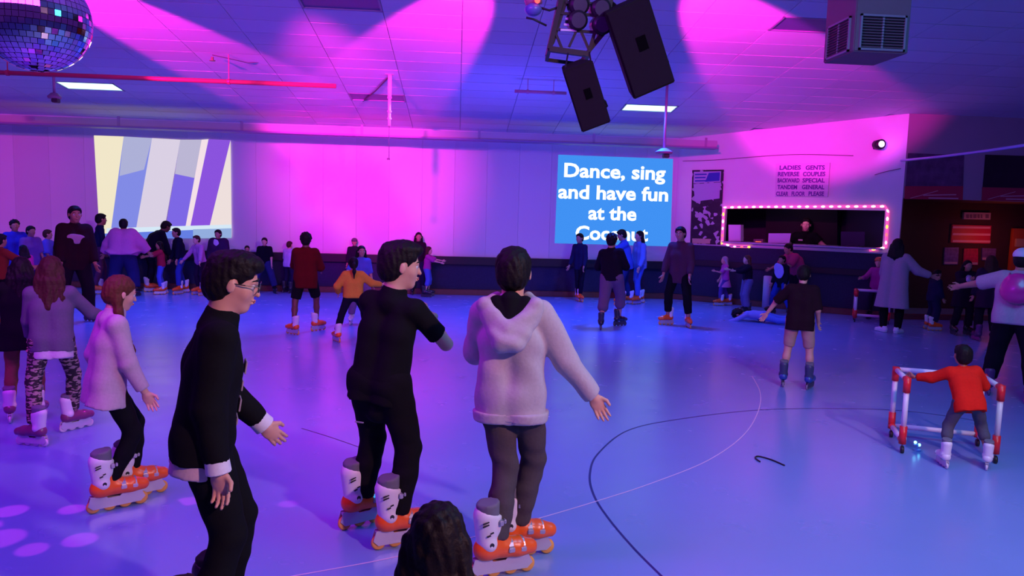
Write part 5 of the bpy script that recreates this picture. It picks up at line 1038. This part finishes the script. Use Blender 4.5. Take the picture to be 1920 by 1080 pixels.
# crowd at the right edge, in front of the lobby
person('child in dark navy on orange skates at the lobby kerb', (1745, 618), (1752, 505), face=60, skin='mid', hair=('short', 'black'), hs=1.12, shirt=dict(col=(.02, .015, .06), sleeve=.95, hem=.1, loose=.03), pants=dict(col=(.02, .015, .06), loose=.03), shoes='orange')
person('person in dark plum with pale cuffs by the lobby, second from the pink backpack', (1800, 628), (1806, 487), face=150, skin='mid', hair=('bob', 'black'), shirt=dict(name='coat', col=(.02, .008, .025), sleeve=.9, hem=.2, loose=.035, flare=.02, cuffs=(.55, .42, .62)), pants=dict(col=(.015, .01, .02), loose=.02), shoes='black', armR=((.2, .7, -.5), (-.3, .9, .4)), armL=((.2, .7, -.5), (-.3, .9, .3)), extra=logo_extra((.50, .40, .70), .12, .16))
person('brown-haired person in dark mauve just left of the pink backpack', (1846, 640), (1851, 478), face=-20, skin='mid', hair=('long', 'brown', .5), shirt=dict(name='coat', col=(.035, .012, .04), sleeve=.95, hem=.18, loose=.035, flare=.02), pants=dict(col=(.015, .01, .02), loose=.02), shoes='purple')
# crowd at the left
person('tall man in a dark maroon sweater with a pale chest print', (142, 604), (127, 385), face=165, skin='tan', hair=('short', 'black'), shirt=dict(name='sweater', col=(.022, .006, .010), sleeve=.95, hem=.1, loose=.035), pants=dict(col=(.012, .006, .012), loose=.02), shoes='black', extra=logo_extra((.42, .25, .32), .26, .15, -.02), side=-2, fat=1.12, feet=WIDE)
person("slim person in a dark vest with pale sleeves before the left picture's outer edge", (186, 550), (193, 400), face=80, skin='tan', hair=('short', 'black'), shirt=dict(col=(.01, .012, .05), sleeve=.6, hem=.05, cuffs=(.6, .6, .8)), pants=dict(col=(.10, .03, .08), loose=.01), shoes='orange', feet=STEP, lean=6, fat=.85)
person('broad person in a flowing pink top with arms spread low', (233, 556), (230, 410), face=12, skin='tan', hair=('short', 'black'), shirt=dict(col=(.62, .15, .36), sleeve=.95, hem=.03, loose=.075, flare=.05), pants=dict(col=(.02, .018, .09), loose=.045), shoes='black', armL=((.55, .2, -.8), (.45, .2, -.9)), armR=((.62, .2, -.75), (.62, .2, -.8)), fat=1.25, feet=WIDE, lean=10)
person('person in black bending forward before the left picture', (280, 546), (291, 414), face=75, skin='dark', hair=('short', 'black'), shirt=dict(col=(.008, .006, .02), sleeve=.95, hem=.1, loose=.03), pants=dict(col=(.01, .008, .02)), shoes='orange', lean=30, curve=.35, head=(0, 25, 0), armL=((.1, .3, -1), (.1, .3, -1)), armR=((.1, .3, -1), (.1, .3, -1)))
person('child in a red top and blue jeans below the left picture', (304, 551), (303, 452), face=270, skin='mid', hair=('bob', 'black'), hs=1.12, shirt=dict(col=(.40, .02, .05), sleeve=.5, hem=.05, loose=.02), pants=dict(col=(.08, .12, .55), loose=.012), shoes='orange', armL=((.2, .8, -.4), (.1, 1, -.2)), armR=((.2, .8, -.4), (.1, 1, -.2)))
person('person in a black jacket and blue jeans leaning left on orange skates', (341, 550), (331, 427), face=250, skin='mid', hair=('short', 'black'), shirt=dict(name='jacket', col=(.008, .006, .025), sleeve=.95, hem=.08, loose=.02), pants=dict(col=(.03, .05, .30), loose=.012), shoes='orange', lean=8, side=8, feet=STEP, armL=((.1, .2, -1), (.1, .2, -1)))
person('person in a pale pink long-sleeved top reaching down to the left', (377, 553), (384, 441), face=232, skin='light', hair=('short', 'brown'), shirt=dict(col=(.50, .18, .40), sleeve=.95, hem=.06, loose=.015), pants=dict(col=(.02, .008, .03)), shoes='orange', armL=((.5, .5, -.9), (.45, .5, -.9)), armR=((.5, .4, -.9), (.6, .4, -.8)), lean=12)
person('tall person in a dark violet sweater over a white shirt behind the person with glasses', (412, 550), (404, 430), face=205, skin='mid', hair=('short', 'black'), shirt=dict(col=(.04, .012, .06), sleeve=.95, hem=.1, loose=.05), pants=dict(col=(.01, .008, .02)), shoes='black', extra=logo_extra((.6, .45, .7), .12, .24, .02), fat=1.2)
person('small dark-haired child by the far wall between taller skaters', (464, 547), (461, 460), face=180, skin='mid', hair=('short', 'black'), hs=1.15, shirt=dict(col=(.10, .01, .04), sleeve=.9), pants=dict(col=(.02, .01, .03)), shoes='black')
person('person in a black tee and wide dark jeans by the far wall', (497, 550), (491, 445), face=190, skin='light', hair=('short', 'black'), shirt=dict(col=(.006, .005, .012), sleeve=.45, hem=.04, loose=.022), pants=dict(col=(.025, .03, .12), loose=.03), shoes='black', feet=WIDE)
person('person in a long white tee and dark trousers facing right by the far wall', (541, 549), (541, 452), face=40, skin='light', hair=('short', 'brown'), shirt=dict(col=(.50, .38, .72), sleeve=.5, hem=.07, loose=.02), pants=dict(col=(.02, .012, .05), loose=.015), shoes='black', fat=.9)
person('dark-haired person in a blue top, second from the left edge of the crowd', (32, 560), (29, 412), face=170, skin='tan', hair=('afro', 'black'), shirt=dict(col=(.03, .04, .40), sleeve=.5, hem=.14, loose=.03, flare=.03), pants=dict(col=(.03, .02, .12)), shoes='black')
person('dark-haired person in a mauve top in the left crowd beside the one in blue', (60, 564), (57, 423), face=150, skin='tan', hair=('short', 'black'), shirt=dict(col=(.20, .08, .28), sleeve=.5, hem=.1, loose=.03), pants=dict(col=(.04, .03, .16)), shoes='orange')
person('person in a blue-violet printed top just left of the tall man in maroon', (89, 555), (85, 430), face=100, skin='mid', hair=('short', 'brown'), shirt=dict(col=(.12, .10, .50), sleeve=.5, hem=.1, loose=.03), pants=dict(col=(.04, .05, .30)), shoes='orange', armL=((.1, .8, -.4), (.1, 1, 0)))
person('girl in a bright pink top with dark hair in the left crowd', (50, 584), (54, 459), face=-30, skin='mid', hair=('bob', 'black'), hs=1.1, shirt=dict(col=(.70, .03, .22), sleeve=.9, hem=.06, loose=.02), pants=dict(col=(.03, .01, .04)), shoes='orange')
person('person in dark red cut off by the left edge of the picture, one arm out', (2, 612), (-6, 438), face=60, skin='tan', hair=('short', 'black'), shirt=dict(col=(.22, .03, .02), sleeve=.5, hem=.05, loose=.02), pants=dict(col=(.008, .006, .01)), shoes='orange', armR=((.6, .5, -.5), (.5, .8, -.5)))
